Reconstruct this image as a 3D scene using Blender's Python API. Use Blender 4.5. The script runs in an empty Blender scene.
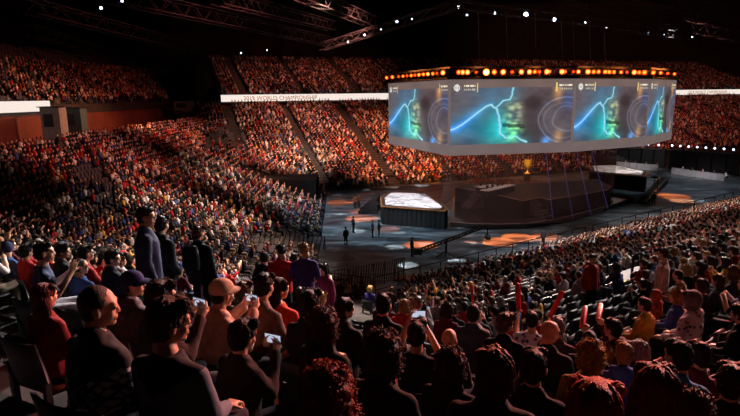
import bpy, bmesh, math, random
import numpy as np
from mathutils import Vector, Matrix, Euler, noise as mnoise
random.seed(7); RNG = np.random.default_rng(7)
sc = bpy.context.scene
COL = sc.collection
PI = math.pi
# ------------------------------------------------------------------ camera
F = 550.0; PITCH = math.radians(11.6); ROLL = math.radians(-0.7); CAMZ = 13.65
CM = Matrix.Rotation(PI/2-PITCH, 4, 'X') @ Matrix.Rotation(ROLL, 4, 'Z')
CAM = Vector((0, 0, CAMZ))
cd = bpy.data.cameras.new('camera'); cam = bpy.data.objects.new('camera', cd); COL.objects.link(cam)
cam.matrix_world = Matrix.Translation(CAM) @ CM
cd.sensor_width = 36; cd.lens = F/740*36; cd.clip_end = 600; cd.clip_start = .05
sc.camera = cam
CMI = CM.to_3x3().inverted()
def ray(u, v): return CM.to_3x3() @ Vector(((u-370)/F, (208-v)/F, -1))
def floor_pt(u, v, z=0.0):
    d = ray(u, v); t = (z-CAMZ)/d.z; return CAM+d*t
def at(u, v, y):                    # the point of that sight line at distance y down the hall
    d = ray(u, v); return CAM+d*(y/d.y)
def project(p):
    q = CMI @ (Vector(p)-CAM)
    if q.z > -.05: return (-1e4, -1e4, -q.z)
    return (370+F*q.x/-q.z, 208-F*q.y/-q.z, -q.z)
def srgb(r, g, b):
    f = lambda c: (c/255/12.92 if c/255 <= .04045 else ((c/255+.055)/1.055)**2.4)
    return (f(r), f(g), f(b), 1)
# ------------------------------------------------------------------ materials
MATS = {}
def mat(name, color=(.5, .5, .5, 1), rough=.6, metal=0, noise=0, scale=8, bump=0, emit=None, estr=1, objcol=False, spec=.5, attr=None, bscale=None):
    if name in MATS: return MATS[name]
    m = bpy.data.materials.new(name); m.use_nodes = True
    nt = m.node_tree; b = nt.nodes['Principled BSDF']
    b.inputs['Roughness'].default_value = rough; b.inputs['Metallic'].default_value = metal
    b.inputs['Specular IOR Level'].default_value = spec
    src = None
    if objcol:
        oi = nt.nodes.new('ShaderNodeObjectInfo'); src = oi.outputs['Color']
    elif attr:
        at_ = nt.nodes.new('ShaderNodeAttribute'); at_.attribute_name = attr; src = at_.outputs['Color']
    tc = nt.nodes.new('ShaderNodeTexCoord')
    if noise or bump:
        n = nt.nodes.new('ShaderNodeTexNoise'); n.inputs['Scale'].default_value = scale; n.inputs['Detail'].default_value = 6
        nt.links.new(tc.outputs['Object'], n.inputs['Vector'])
    if noise:
        mx = nt.nodes.new('ShaderNodeMix'); mx.data_type = 'RGBA'; mx.blend_type = 'MULTIPLY'; mx.inputs['Factor'].default_value = 1
        mr = nt.nodes.new('ShaderNodeMapRange'); mr.inputs[1].default_value = .3; mr.inputs[2].default_value = .7
        mr.inputs[3].default_value = 1-noise; mr.inputs[4].default_value = 1+noise
        nt.links.new(n.outputs['Fac'], mr.inputs[0]); nt.links.new(mr.outputs[0], mx.inputs['B'])
        if src: nt.links.new(src, mx.inputs['A'])
        else: mx.inputs['A'].default_value = color
        src = mx.outputs['Result']
    if src: nt.links.new(src, b.inputs['Base Color'])
    else: b.inputs['Base Color'].default_value = color
    if bump:
        bp = nt.nodes.new('ShaderNodeBump'); bp.inputs['Strength'].default_value = bump; bp.inputs['Distance'].default_value = .02
        if bscale:
            n2 = nt.nodes.new('ShaderNodeTexNoise'); n2.inputs['Scale'].default_value = bscale; n2.inputs['Detail'].default_value = 3
            nt.links.new(tc.outputs['Object'], n2.inputs['Vector']); nt.links.new(n2.outputs['Fac'], bp.inputs['Height'])
        else: nt.links.new(n.outputs['Fac'], bp.inputs['Height'])
        nt.links.new(bp.outputs['Normal'], b.inputs['Normal'])
    if emit:
        b.inputs['Emission Color'].default_value = emit; b.inputs['Emission Strength'].default_value = estr
    MATS[name] = m
    return m
def hair_mat():
    m = mat('hair', objcol=True, rough=.55, noise=.35, scale=30, spec=.3)
    nt = m.node_tree; b = nt.nodes['Principled BSDF']
    tc = nt.nodes.new('ShaderNodeTexCoord'); mp = nt.nodes.new('ShaderNodeMapping'); mp.inputs['Scale'].default_value = (170, 170, 22)
    n = nt.nodes.new('ShaderNodeTexNoise'); n.inputs['Scale'].default_value = 1; n.inputs['Detail'].default_value = 3
    bp = nt.nodes.new('ShaderNodeBump'); bp.inputs['Strength'].default_value = .9; bp.inputs['Distance'].default_value = .012
    nt.links.new(tc.outputs['Object'], mp.inputs['Vector']); nt.links.new(mp.outputs[0], n.inputs['Vector'])
    nt.links.new(n.outputs['Fac'], bp.inputs['Height']); nt.links.new(bp.outputs[0], b.inputs['Normal'])
    return m
M_SKIN = mat('skin', objcol=True, rough=.5, noise=.12, scale=40)
M_CLOTH = mat('cloth', objcol=True, rough=.85, noise=.3, scale=14, bump=.5, bscale=9, spec=.25)
M_HAIR = hair_mat()
M_SHOE = mat('shoe_leather', srgb(38, 36, 36), .55, noise=.2)
M_EYE = mat('eye', srgb(40, 28, 24), .2)
M_LIP = mat('lip', srgb(150, 80, 72), .5)
M_BLACK = mat('black_paint', srgb(22, 22, 24), .55, noise=.2, scale=3)
M_BLACKM = mat('black_metal', srgb(28, 28, 31), .4, .7, noise=.2, scale=5)
M_GREYM = mat('grey_metal', srgb(120, 122, 128), .35, .8, noise=.15, scale=6)
M_CONC = mat('dark_concrete', srgb(58, 52, 50), .85, noise=.35, scale=1.5, bump=.2)
M_SEATP = mat('seat_plastic', srgb(46, 47, 52), .62, noise=.15, scale=12)
M_SEATM = mat('seat_metal', srgb(70, 70, 74), .4, .8, noise=.1)
M_GOLD = mat('gold', srgb(240, 190, 70), .4, .3, noise=.1)
M_WHITE = mat('white_panel', srgb(225, 222, 220), .5, noise=.06, scale=3)
M_DRAPE = mat('black_drape', srgb(13, 16, 18), .8, noise=.4, scale=2)
# ------------------------------------------------------------------ objects
def mesh_from(name, V, Fc, smooth=False):
    me = bpy.data.meshes.new(name)
    me.from_pydata([tuple(map(float, v)) for v in V], [], [tuple(map(int, f)) for f in Fc]); me.update()
    if smooth: me.polygons.foreach_set('use_smooth', [True]*len(me.polygons))
    return me
def link(name, me, m=None, parent=None, color=None, loc=None, rotz=None):
    o = bpy.data.objects.new(name, me); COL.objects.link(o)
    if m is not None:
        if not me.materials: me.materials.append(m)
    if parent is not None: o.parent = parent
    if color is not None: o.color = color
    if loc is not None: o.location = loc
    if rotz is not None: o.rotation_euler = (0, 0, rotz)
    return o
def tag(o, label, cat, group=None, kind=None):
    o['label'] = label; o['category'] = cat
    if group: o['group'] = group
    if kind: o['kind'] = kind
    return o
def struct(o, label=None, cat=None):
    o['kind'] = 'structure'
    if label: o['label'] = label; o['category'] = cat
    return o
def empty(name, loc=(0, 0, 0), rotz=0):
    o = bpy.data.objects.new(name, None); COL.objects.link(o); o.location = loc; o.rotation_euler = (0, 0, rotz); o.empty_display_size = .1
    return o
class MB:
    def __init__(s): s.V = []; s.F = []
    def add(s, V, Fc):
        b = len(s.V); s.V += [Vector(v) for v in V]; s.F += [tuple(i+b for i in f) for f in Fc]; return s
    def hexa(s, P): return s.add(P, [(0, 3, 2, 1), (4, 5, 6, 7), (0, 1, 5, 4), (1, 2, 6, 5), (2, 3, 7, 6), (3, 0, 4, 7)])
    def box(s, c, d, rz=0, M=None):
        x, y, z = d[0]/2, d[1]/2, d[2]/2
        P = [Vector(p) for p in ((-x, -y, -z), (x, -y, -z), (x, y, -z), (-x, y, -z), (-x, -y, z), (x, -y, z), (x, y, z), (-x, y, z))]
        R = M if M is not None else Matrix.Rotation(rz, 3, 'Z')
        return s.hexa([R @ p+Vector(c) for p in P])
    def bar(s, a, b, w, h=None, up=(0, 0, 1)):
        a, b = Vector(a), Vector(b); h = h or w
        d = (b-a).normalized(); u = Vector(up)
        if abs(d.dot(u)) > .98: u = Vector((0, 1, 0))
        r = d.cross(u).normalized()*w/2; t = r.cross(d).normalized()*h/2
        return s.hexa([a-r-t, a+r-t, b+r-t, b-r-t, a-r+t, a+r+t, b+r+t, b-r+t])
    def tube(s, pts, r, n=8, r2=None):
        pts = [Vector(p) for p in pts]; base = len(s.V); k = len(pts)
        for i, p in enumerate(pts):
            d = (pts[min(i+1, k-1)]-pts[max(i-1, 0)]).normalized()
            u = Vector((0, 0, 1)) if abs(d.z) < .95 else Vector((0, 1, 0))
            e = d.cross(u).normalized(); f = e.cross(d)
            rr = r if r2 is None else r+(r2-r)*i/(k-1)
            for j in range(n):
                a = 2*PI*j/n; s.V.append(p+e*math.cos(a)*rr+f*math.sin(a)*rr)
        for i in range(k-1):
            for j in range(n):
                s.F.append((base+i*n+j, base+i*n+(j+1) % n, base+(i+1)*n+(j+1) % n, base+(i+1)*n+j))
        s.F.append(tuple(base+j for j in reversed(range(n)))); s.F.append(tuple(base+(k-1)*n+j for j in range(n)))
        return s
    def lathe(s, prof, c=(0, 0, 0), n=20):
        base = len(s.V)
        for r, z in prof:
            for j in range(n):
                a = 2*PI*j/n; s.V.append(Vector((c[0]+r*math.cos(a), c[1]+r*math.sin(a), c[2]+z)))
        for i in range(len(prof)-1):
            for j in range(n):
                s.F.append((base+i*n+j, base+i*n+(j+1) % n, base+(i+1)*n+(j+1) % n, base+(i+1)*n+j))
        s.F.append(tuple(base+j for j in reversed(range(n)))); s.F.append(tuple(base+(len(prof)-1)*n+j for j in range(n)))
        return s
    def prism(s, poly, z0, z1):
        n = len(poly); base = len(s.V)
        for z in (z0, z1):
            for p in poly: s.V.append(Vector((p[0], p[1], z)))
        s.F.append(tuple(base+i for i in reversed(range(n)))); s.F.append(tuple(base+n+i for i in range(n)))
        for i in range(n): s.F.append((base+i, base+(i+1) % n, base+n+(i+1) % n, base+n+i))
        return s
    def mesh(s, name, smooth=False): return mesh_from(name, s.V, s.F, smooth)
    def build(s, name, m, parent=None, smooth=False, color=None): return link(name, s.mesh(name, smooth), m, parent, color)
def bevel(o, w=.02, n=2):
    md = o.modifiers.new('bevel', 'BEVEL'); md.width = w; md.segments = n; md.limit_method = 'ANGLE'; return o
# ------------------------------------------------------------------ the bowl
Z0, Z1, NR = -.28, 11.75, 40
V2 = lambda x, y: Vector((x, y))
ST = {'R': (V2(64, 79.2), V2(84.5, 49)), 'K': (V2(0, 35.6), V2(4.0, -1.5)), 'L': (V2(-3.8, 37.44), V2(-36, 17.9)),
      'N': (V2(-6, 79), V2(-36, 99.5)), 'O': (V2(111.2, 124.4), V2(100.4, 152.3))}
SEGS = [('right', 'K', 'R'), ('near', 'L', 'K'), ('left', 'N', 'L'), ('far', 'O', 'N')]    # each runs left to right as its own people look out... 
class Seg:
    def __init__(s, name, a, b):
        s.name = name; s.A, s.B = ST[a], ST[b]
        s.dir = (s.B[0]-s.A[0]).normalized()
        s.fwd = V2(-s.dir.y, s.dir.x)                       # towards the stage
        mid_t = (s.A[1]+s.B[1])/2; mid_f = (s.A[0]+s.B[0])/2
        if s.fwd.dot(mid_f-mid_t) < 0: s.fwd = -s.fwd
        s.rot = math.atan2(-s.fwd.x, s.fwd.y)               # local +Y of a person turned to fwd
    def row(s, i, nr=NR):
        r = i/nr; return s.A[0].lerp(s.A[1], r), s.B[0].lerp(s.B[1], r)
    def z(s, i, nr=NR): return Z0+(Z1-Z0)*i/nr
    def along(s, p): return (V2(p[0], p[1])-s.A[0]).dot(s.dir)
SEG = {n: Seg(n, a, b) for n, a, b in SEGS}
def row_point_u(seg, i, u, h):
    """the point on row i of a stand that shows at column u (height h above the tread)"""
    a, b = seg.row(i); z = seg.z(i)+h
    d = ray(u, 208); best = None
    # vertical plane through the camera containing the column is only approximate with pitch, so iterate
    lo, hi = -.3, 1.3
    f = lambda t: project((*(a.lerp(b, t)), z))
    ts = [lo+(hi-lo)*k/200 for k in range(201)]
    prev = None
    for t in ts:
        q = f(t)
        if q[2] > .5:
            if prev is not None and (prev[1][0]-u)*(q[0]-u) <= 0 and abs(q[0]-prev[1][0]) < 400:
                t0, t1 = prev[0], t
                for _ in range(25):
                    tm = (t0+t1)/2
                    if (f(t0)[0]-u)*(f(tm)[0]-u) <= 0: t1 = tm
                    else: t0 = tm
                p = a.lerp(b, t0); return p, f(t0), t0
            prev = (t, q)
        else: prev = None
    return None
LEFT_TOP = 31
def stand_mesh():
    mb = MB()
    for s in SEG.values():
        top = LEFT_TOP if s.name == 'left' else NR
        for i in range(top):
            a0, b0 = s.row(i); a1, b1 = s.row(i+1); z = s.z(i); zp = s.z(i-1) if i else 0
            h = .7*(a1-a0); k = .7*(b1-b0)
            # tread of row i reaches well in front of the seats and a little behind them
            A, B, C, D = a0-h, b0-k, b1-k, a1-h
            mb.add([(A.x, A.y, z), (B.x, B.y, z), (C.x, C.y, z), (D.x, D.y, z)], [(0, 1, 2, 3)])
            mb.add([(A.x, A.y, zp), (B.x, B.y, zp), (B.x, B.y, z), (A.x, A.y, z)], [(0, 1, 2, 3)])
        a0, b0 = s.row(top); a1, b1 = s.row(top-1); h = (a0-a1)*.7; k = (b0-b1)*.7
        A, B = a0-h, b0-k; C, D = b0+k*9, a0+h*9; z = s.z(top)
        if s.name == 'left': C, D = s.B[1]+V2(-.4, 0), s.A[1]+V2(-.4, 0)
        mb.add([(A.x, A.y, z), (B.x, B.y, z), (C.x, C.y, z), (D.x, D.y, z)], [(0, 1, 2, 3)])
        mb.add([(A.x, A.y, z-.3), (B.x, B.y, z-.3), (B.x, B.y, z), (A.x, A.y, z)], [(0, 1, 2, 3)])
    return mb
def stand_z(p):
    """tread height of the terrace under a plan point, its stand and row"""
    best = None
    for s in SEG.values():
        n = -s.fwd; q = V2(p[0], p[1])
        D = (s.A[1]-s.A[0]).dot(n)
        r = (q-s.A[0]).dot(n)/D
        if r < -.02 or r > 1.06: continue
        a, b = s.A[0].lerp(s.A[1], r), s.B[0].lerp(s.B[1], r)
        t = (q-a).dot(s.dir)/(b-a).length
        if -.02 <= t <= 1.02:
            i = int(math.floor(r*NR+.7)); i = max(0, min(LEFT_TOP if s.name == 'left' else NR, i)); return s.z(i), s, i
    return 0.0, None, -1
# ------------------------------------------------------------------ people
def ell(c, r, rot=None, n=20, m=12):
    V = []; Fc = []; R = rot if rot is not None else Matrix.Identity(3); c = Vector(c)
    V.append(R @ Vector((0, 0, r[2]))+c)
    for i in range(1, m):
        t = PI*i/m
        for j in range(n):
            a = 2*PI*j/n; V.append(R @ Vector((r[0]*math.sin(t)*math.cos(a), r[1]*math.sin(t)*math.sin(a), r[2]*math.cos(t)))+c)
    V.append(R @ Vector((0, 0, -r[2]))+c); last = len(V)-1
    for j in range(n): Fc.append((0, 1+j, 1+(j+1) % n)); Fc.append((last, last-n+(j+1) % n, last-n+j))
    for i in range(m-2):
        for j in range(n): a = 1+i*n; Fc.append((a+j, a+n+j, a+n+(j+1) % n, a+(j+1) % n))
    return V, Fc
def cap(a, b, ra, rb, n=14, m=5, flat=1.0):
    """tapered limb with round ends"""
    a, b = Vector(a), Vector(b); d = (b-a); d = d.normalized() if d.length > 1e-6 else Vector((0, 0, 1))
    u = Vector((0, 0, 1)) if abs(d.z) < .9 else Vector((0, 1, 0)); e = d.cross(u).normalized(); f = e.cross(d)
    V = [a-d*ra]; Fc = []; rings = []
    for i in range(1, m+1): t = PI/2*i/m; rings.append((a-d*ra*math.cos(t), ra*math.sin(t)))
    for i in range(0, m): t = PI/2*i/m; rings.append((b+d*rb*math.sin(t), rb*math.cos(t)))
    for c, r in rings:
        for j in range(n): q = 2*PI*j/n; V.append(c+e*math.cos(q)*r+f*math.sin(q)*r*flat)
    V.append(b+d*rb); last = len(V)-1; k = len(rings)
    for j in range(n): Fc.append((0, 1+(j+1) % n, 1+j)); Fc.append((last, last-n+j, last-n+(j+1) % n))
    for i in range(k-1):
        for j in range(n): q = 1+i*n; Fc.append((q+j, q+(j+1) % n, q+n+(j+1) % n, q+n+j))
    return V, Fc
def loft(secs, n=22):
    """closed tube through ellipses (centre, rx, ry)"""
    V = []; Fc = []; k = len(secs)
    for c, rx, ry in secs:
        for j in range(n):
            a = 2*PI*j/n; ca, sa = math.cos(a), math.sin(a); p = 2.4
            x = math.copysign(abs(ca)**(2/p), ca)*rx; y = math.copysign(abs(sa)**(2/p), sa)*ry
            V.append(Vector((c[0]+x, c[1]+y, c[2])))
    for i in range(k-1):
        for j in range(n): Fc.append((i*n+j, i*n+(j+1) % n, (i+1)*n+(j+1) % n, (i+1)*n+j))
    Fc.append(tuple(reversed(range(n)))); Fc.append(tuple((k-1)*n+j for j in range(n)))
    return V, Fc
def xf(part, M): return [M @ v for v in part[0]], part[1]
def fuse(name, parts, vox, smooth=4, rough=0.0, rscale=20, post=None, dec=None):
    """one continuous skin over all the given solids"""
    V = []; Fc = []
    for v, f in parts:
        b = len(V); V += v; Fc += [tuple(i+b for i in q) for q in f]
    me = mesh_from('tmp', V, Fc); o = bpy.data.objects.new('tmp', me); COL.objects.link(o)
    md = o.modifiers.new('r', 'REMESH'); md.mode = 'VOXEL'; md.voxel_size = vox
    if smooth: ms = o.modifiers.new('s', 'SMOOTH'); ms.iterations = smooth; ms.factor = .5
    if dec is None: dec = .45
    if dec < 1: mdd = o.modifiers.new('d', 'DECIMATE'); mdd.ratio = dec
    dg = bpy.context.evaluated_depsgraph_get(); dg.update()
    out = bpy.data.meshes.new_from_object(o.evaluated_get(dg)); out.name = name; out.materials.clear()
    bpy.data.objects.remove(o); bpy.data.meshes.remove(me)
    if rough:
        for v in out.vertices:
            p = v.co; k = mnoise.noise(p*rscale)+.5*mnoise.noise(p*rscale*2.3); v.co = p+v.normal*k*rough
        out.update()
    out.polygons.foreach_set('use_smooth', [True]*len(out.polygons))
    return out
def head_parts(face=True):
    P = [ell((0, -.012, .028), (.075, .094, .088)), ell((0, .022, -.035), (.058, .064, .076)), ell((0, .06, -.09), (.027, .022, .02)), cap((0, .080, .016), (0, .094, -.026), .009, .0135),
         cap((-.036, .072, .026), (.036, .072, .026), .016, .016), ell((.038, .056, -.03), (.024, .024, .026)), ell((-.038, .056, -.03), (.024, .024, .026)), cap((-.019, .083, -.062), (.019, .083, -.062), .0085, .0085),
         cap((0, -.02, -.05), (0, -.03, -.13), .052, .055)]
    for sx in (-1, 1): P += [ell((sx*.077, -.006, -.012), (.011, .021, .033)), ell((sx*.031, .074, .002), (.014, .012, .011))]
    return P
def head_matrix(pos, yaw=0, pitch=0, tilt=0):
    return Matrix.Translation(Vector(pos)) @ Euler((pitch, tilt, yaw), 'XYZ').to_matrix().to_4x4() @ Matrix.Scale(1.07, 4)
def hand_parts(wrist, direc, palmn, curl=.5, side=1, spread=1.0, r=.0085):
    """palm, four unequal curled fingers, a thumb from the side of the palm near its base. direc: wrist to knuckles; palmn: out of the palm"""
    w = Vector(wrist); d = Vector(direc).normalized(); n = Vector(palmn); n = (n-d*n.dot(d)).normalized(); s = d.cross(n)*side
    P = []
    for k in range(3): o = s*(.026*(k-1)); P.append(cap(w+o*.55+d*.008, w+o+d*.078, .017, .014))
    L = (.070, .080, .076, .060)
    for k in range(4):
        a = w+s*(.0345-.023*k)*1.0*spread+d*(.082-.004*abs(k-1.4)); dd = (d+s*(.12-.08*k)*spread).normalized(); ang = 0; p = a
        for j, f in enumerate((.45, .32, .23)):
            ang += curl*(.75 if j == 0 else .95); q = p+(dd*math.cos(ang)+n*math.sin(ang))*L[k]*f; P.append(cap(p, q, r*(1.05-.1*j), r*(.97-.1*j), 10, 3)); p = q
    t0 = w+s*.026+d*.022; t1 = t0+(s*.75+d*.6+n*.35).normalized()*.040; t2 = t1+(s*(.35-.3*curl)+d*.85+n*(.3+.4*curl)).normalized()*.032
    P += [cap(t0, t1, .0125, .0105, 10, 3), cap(t1, t2, .0105, .0085, 10, 3)]
    return P
def lerp(a, b, t): return Vector(a).lerp(Vector(b), t)
class Pose: pass
def sit(lean=0.0, yaw=0, pitch=0, tilt=0, armsL=None, armsR=None, curl=.5, knee=.14):
    p = Pose(); p.sit = True; L = lean
    p.pel = Vector((0, 0, .585)); p.ch = Vector((0, L*.75, .93)); p.sh = L; p.neck = Vector((0, .0+L*1.05, 1.115)); p.head = Vector((0, .035+L*1.25, 1.275)); p.hm = head_matrix(p.head, yaw, pitch, tilt)
    p.hip = [Vector((s*.095, .0, .575)) for s in (-1, 1)]; p.kn = [Vector((s*knee, .40, .55)) for s in (-1, 1)]; p.an = [Vector((s*knee, .38, .11)) for s in (-1, 1)]; p.toe = [Vector((s*(knee+.02), .52, .035)) for s in (-1, 1)]
    p.shd = [Vector((s*.175, L, 1.03)) for s in (-1, 1)]
    d = [(-.222, .05+L, .77), (-.13, .30+L*.6, .66), (0, 1, -.1), (0, 0, -1)]
    e = [(.222, .05+L, .77), (.13, .30+L*.6, .66), (0, 1, -.1), (0, 0, -1)]
    p.arm = [armsL or d, armsR or e]; p.curl = curl; p.lean = L
    return p
def stand(yaw=0, pitch=0, tilt=0, armsL=None, armsR=None, curl=.6, stride=.0, lean=0.0):
    p = Pose(); p.sit = False; L = lean
    p.pel = Vector((0, 0, .95)); p.ch = Vector((0, L*.7, 1.27)); p.sh = L; p.neck = Vector((0, -.005+L, 1.455)); p.head = Vector((0, .025+L*1.1, 1.615)); p.hm = head_matrix(p.head, yaw, pitch, tilt)
    p.hip = [Vector((s*.09, 0, .92)) for s in (-1, 1)]; p.kn = [Vector((s*.1, .02+s*stride*.5, .50)) for s in (-1, 1)]; p.an = [Vector((s*.1, -.02+s*stride, .1)) for s in (-1, 1)]; p.toe = [Vector((s*.12, .13+s*stride, .035)) for s in (-1, 1)]
    p.shd = [Vector((s*.18, L-.01, 1.37)) for s in (-1, 1)]
    d = [(-.235, -.03+L, 1.09), (-.25, .04+L, .85), (0, .1, -1), (1, 0, 0)]; e = [(.235, -.03+L, 1.09), (.25, .04+L, .85), (0, .1, -1), (-1, 0, 0)]
    p.arm = [armsL or d, armsR or e]; p.curl = curl; p.lean = L
    return p
def body_mesh(name, p, vox=.0085):
    P = [xf(h, p.hm) for h in head_parts()]
    base = Vector((0, -.025, -.1)); P.append(cap(p.hm @ base, p.neck, .052, .058)); P.append(cap(p.neck, (p.neck.x, p.neck.y, p.neck.z-.06), .058, .08))
    P.append(loft([((0, p.pel.y, p.pel.z-.1), .15, .1), ((0, p.pel.y, p.pel.z), .16, .112), (lerp(p.pel, p.ch, .45), .138, .1), (p.ch, .155, .108), ((0, p.sh, p.shd[0].z-.045), .145, .085), ((0, p.neck.y, p.neck.z-.02), .07, .06)]))
    for k in (0, 1):
        P.append(cap(p.hip[k], p.kn[k], .082, .058)); P.append(cap(p.kn[k], lerp(p.kn[k], p.an[k], .4), .056, .054)); P.append(cap(lerp(p.kn[k], p.an[k], .35), p.an[k], .055, .038)); P.append(cap(p.an[k]-Vector((0, .02, .05)), p.toe[k], .04, .03))
        el, wr, dr, pn = [Vector(q) for q in p.arm[k]]
        P.append(cap(p.shd[k]+Vector((.012 if k == 0 else -.012, 0, -.03)), el, .044, .04)); P.append(cap(el, lerp(el, wr, .4), .042, .041)); P.append(cap(lerp(el, wr, .35), wr, .04, .027))
        P += hand_parts(wr, dr, pn, p.curl, 1 if k == 0 else -1)
    me = fuse(name, P, vox, 3, dec=.16)
    for m in (M_SKIN, M_EYE, M_LIP, M_SHOE): me.materials.append(m)
    inv = p.hm.inverted(); n = len(me.polygons); idx = [0]*n
    for f in me.polygons:
        c = inv @ f.center
        if c.y > .066 and abs(c.z-.002) < .0085 and abs(abs(c.x)-.031) < .0115: idx[f.index] = 1
        elif c.y > .082 and abs(c.z+.062) < .009 and abs(c.x) < .022: idx[f.index] = 2
        elif f.center.z < .115: idx[f.index] = 3
    me.polygons.foreach_set('material_index', idx)
    return me
def jacket_mesh(name, p, bulk=1.0, hood=False, sleeve=1.0, collar=True, hem=None, wr=.0065):
    zh = hem if hem is not None else p.pel.z-(.06 if p.sit else .14)
    B = lambda r: r*bulk
    P = [loft([((0, p.pel.y, zh), B(.185), B(.14)), ((0, p.pel.y, p.pel.z+.03), B(.182), B(.138)), (lerp(p.pel, p.ch, .5), B(.17), B(.132)), (p.ch, B(.182), B(.135)), ((0, p.sh, p.shd[0].z-.03), B(.19), B(.112)), ((0, lerp(p.ch, p.neck, .75).y, p.shd[0].z+.035), B(.115), B(.088)), ((0, p.neck.y-.005, p.neck.z+.01), .078, .074)])]
    if collar: P.append(cap((-.03, p.neck.y-.02, p.neck.z+.0), (.03, p.neck.y-.02, p.neck.z+.0), .062, .062))
    for k in (0, 1):
        el, w, dr, pn = [Vector(q) for q in p.arm[k]]
        sg = -1 if k == 0 else 1; sd = p.shd[k]+Vector((0, 0, -.018)); P.append(cap((sg*.045, p.neck.y-.02, p.neck.z-.055), sd, .058, B(.06))); P.append(cap(sd, el, B(.064), B(.056)))
        if sleeve > .5: P.append(cap(el, lerp(el, w, .93*sleeve), B(.057), B(.043)))
        else: P[-1] = cap(sd, lerp(sd, el, .75), B(.067), B(.064))
    if hood:
        nb = Vector((0, p.neck.y-.07, p.neck.z+.0)); P += [ell(nb, (.125, .07, .085)), ell(nb+Vector((0, -.03, -.08)), (.1, .05, .09)), cap(nb+Vector((-.1, .03, .02)), nb+Vector((-.05, .12, -.03)), .04, .03), cap(nb+Vector((.1, .03, .02)), nb+Vector((.05, .12, -.03)), .04, .03)]
    return fuse(name, P, .0125, 4, wr, 13, dec=.3)
def trouser_mesh(name, p):
    P = [loft([((0, p.pel.y, p.pel.z-.125), .165, .12), ((0, p.pel.y, p.pel.z), .172, .125), ((0, p.pel.y, p.pel.z+.09), .155, .115)])]
    for k in (0, 1): P += [cap(p.hip[k], p.kn[k], .093, .07), cap(p.kn[k], p.an[k]+Vector((0, 0, .0)), .069, .055)]
    return fuse(name, P, .0135, 4, .005, 12, dec=.25)
def hair_base(kind):
    """hair shells in head space"""
    E = ell
    if kind == 'short': return fuse('hair', [E((0, -.022, .036), (.082, .092, .092)), E((0, -.045, -.005), (.074, .062, .085)), cap((-.045, .045, .088), (.045, .05, .092), .032, .03)], .007, 2, .003, 45, dec=.35)
    if kind == 'crop': return fuse('hair', [E((0, -.018, .033), (.0785, .090, .090)), E((0, -.045, -.012), (.071, .057, .07))], .007, 3, .0012, 60, dec=.5)
    if kind == 'tousled': return fuse('hair', [E((0, -.02, .042), (.09, .098, .096)), E((0, -.045, -.005), (.082, .068, .09)), cap((-.05, .05, .09), (.05, .055, .1), .038, .034)], .008, 2, .008, 30, dec=.35)
    if kind == 'curly': return fuse('hair', [E((0, -.025, .04), (.115, .112, .112)), E((0, -.06, -.04), (.108, .075, .105)), E((.07, -.02, -.04), (.045, .06, .085)), E((-.07, -.02, -.04), (.045, .06, .085))], .008, 2, .012, 24, dec=.35)
    if kind == 'bigcurly': return fuse('hair', [E((0, -.03, .04), (.125, .12, .115)), E((0, -.06, -.06), (.125, .09, .13)), E((.085, -.02, -.09), (.05, .07, .12)), E((-.085, -.02, -.09), (.05, .07, .12))], .009, 2, .018, 20, dec=.4)
    if kind == 'long': return fuse('hair', [E((0, -.022, .036), (.085, .098, .094)), E((0, -.05, -.02), (.088, .066, .11)), cap((0, -.065, -.06), (0, -.1, -.3), .072, .055, flat=.62), cap((.055, -.04, -.06), (.07, -.07, -.29), .04, .03), cap((-.055, -.04, -.06), (-.07, -.07, -.29), .04, .03), cap((-.055, .035, .07), (.055, .035, .075), .034, .034)], .008, 3, .004, 30, dec=.35)
    if kind == 'bob': return fuse('hair', [E((0, -.02, .036), (.09, .1, .094)), E((0, -.045, -.035), (.096, .072, .1)), cap((.075, .0, .0), (.076, .0, -.1), .026, .024), cap((-.075, .0, .0), (-.076, .0, -.1), .026, .024), cap((-.05, .045, .08), (.05, .045, .085), .034, .034)], .008, 3, .004, 32, dec=.35)
    if kind == 'tail': return fuse('hair', [E((0, -.022, .034), (.082, .094, .092)), E((0, -.045, -.005), (.074, .06, .08)), E((0, -.115, .06), (.03, .03, .03)), cap((0, -.135, .05), (0, -.16, -.16), .03, .018), cap((-.045, .04, .085), (.045, .04, .088), .03, .03)], .008, 2, .004, 40, dec=.35)
LOCKS = {'short': (210, .045, .0045, .7), 'tousled': (240, .05, .0055, .8), 'curly': (380, .03, .010, 0), 'bigcurly': (620, .034, .012, 0), 'long': (420, .13, .0038, 1), 'bob': (360, .09, .0042, 1), 'tail': (170, .06, .0045, .6)}
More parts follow.
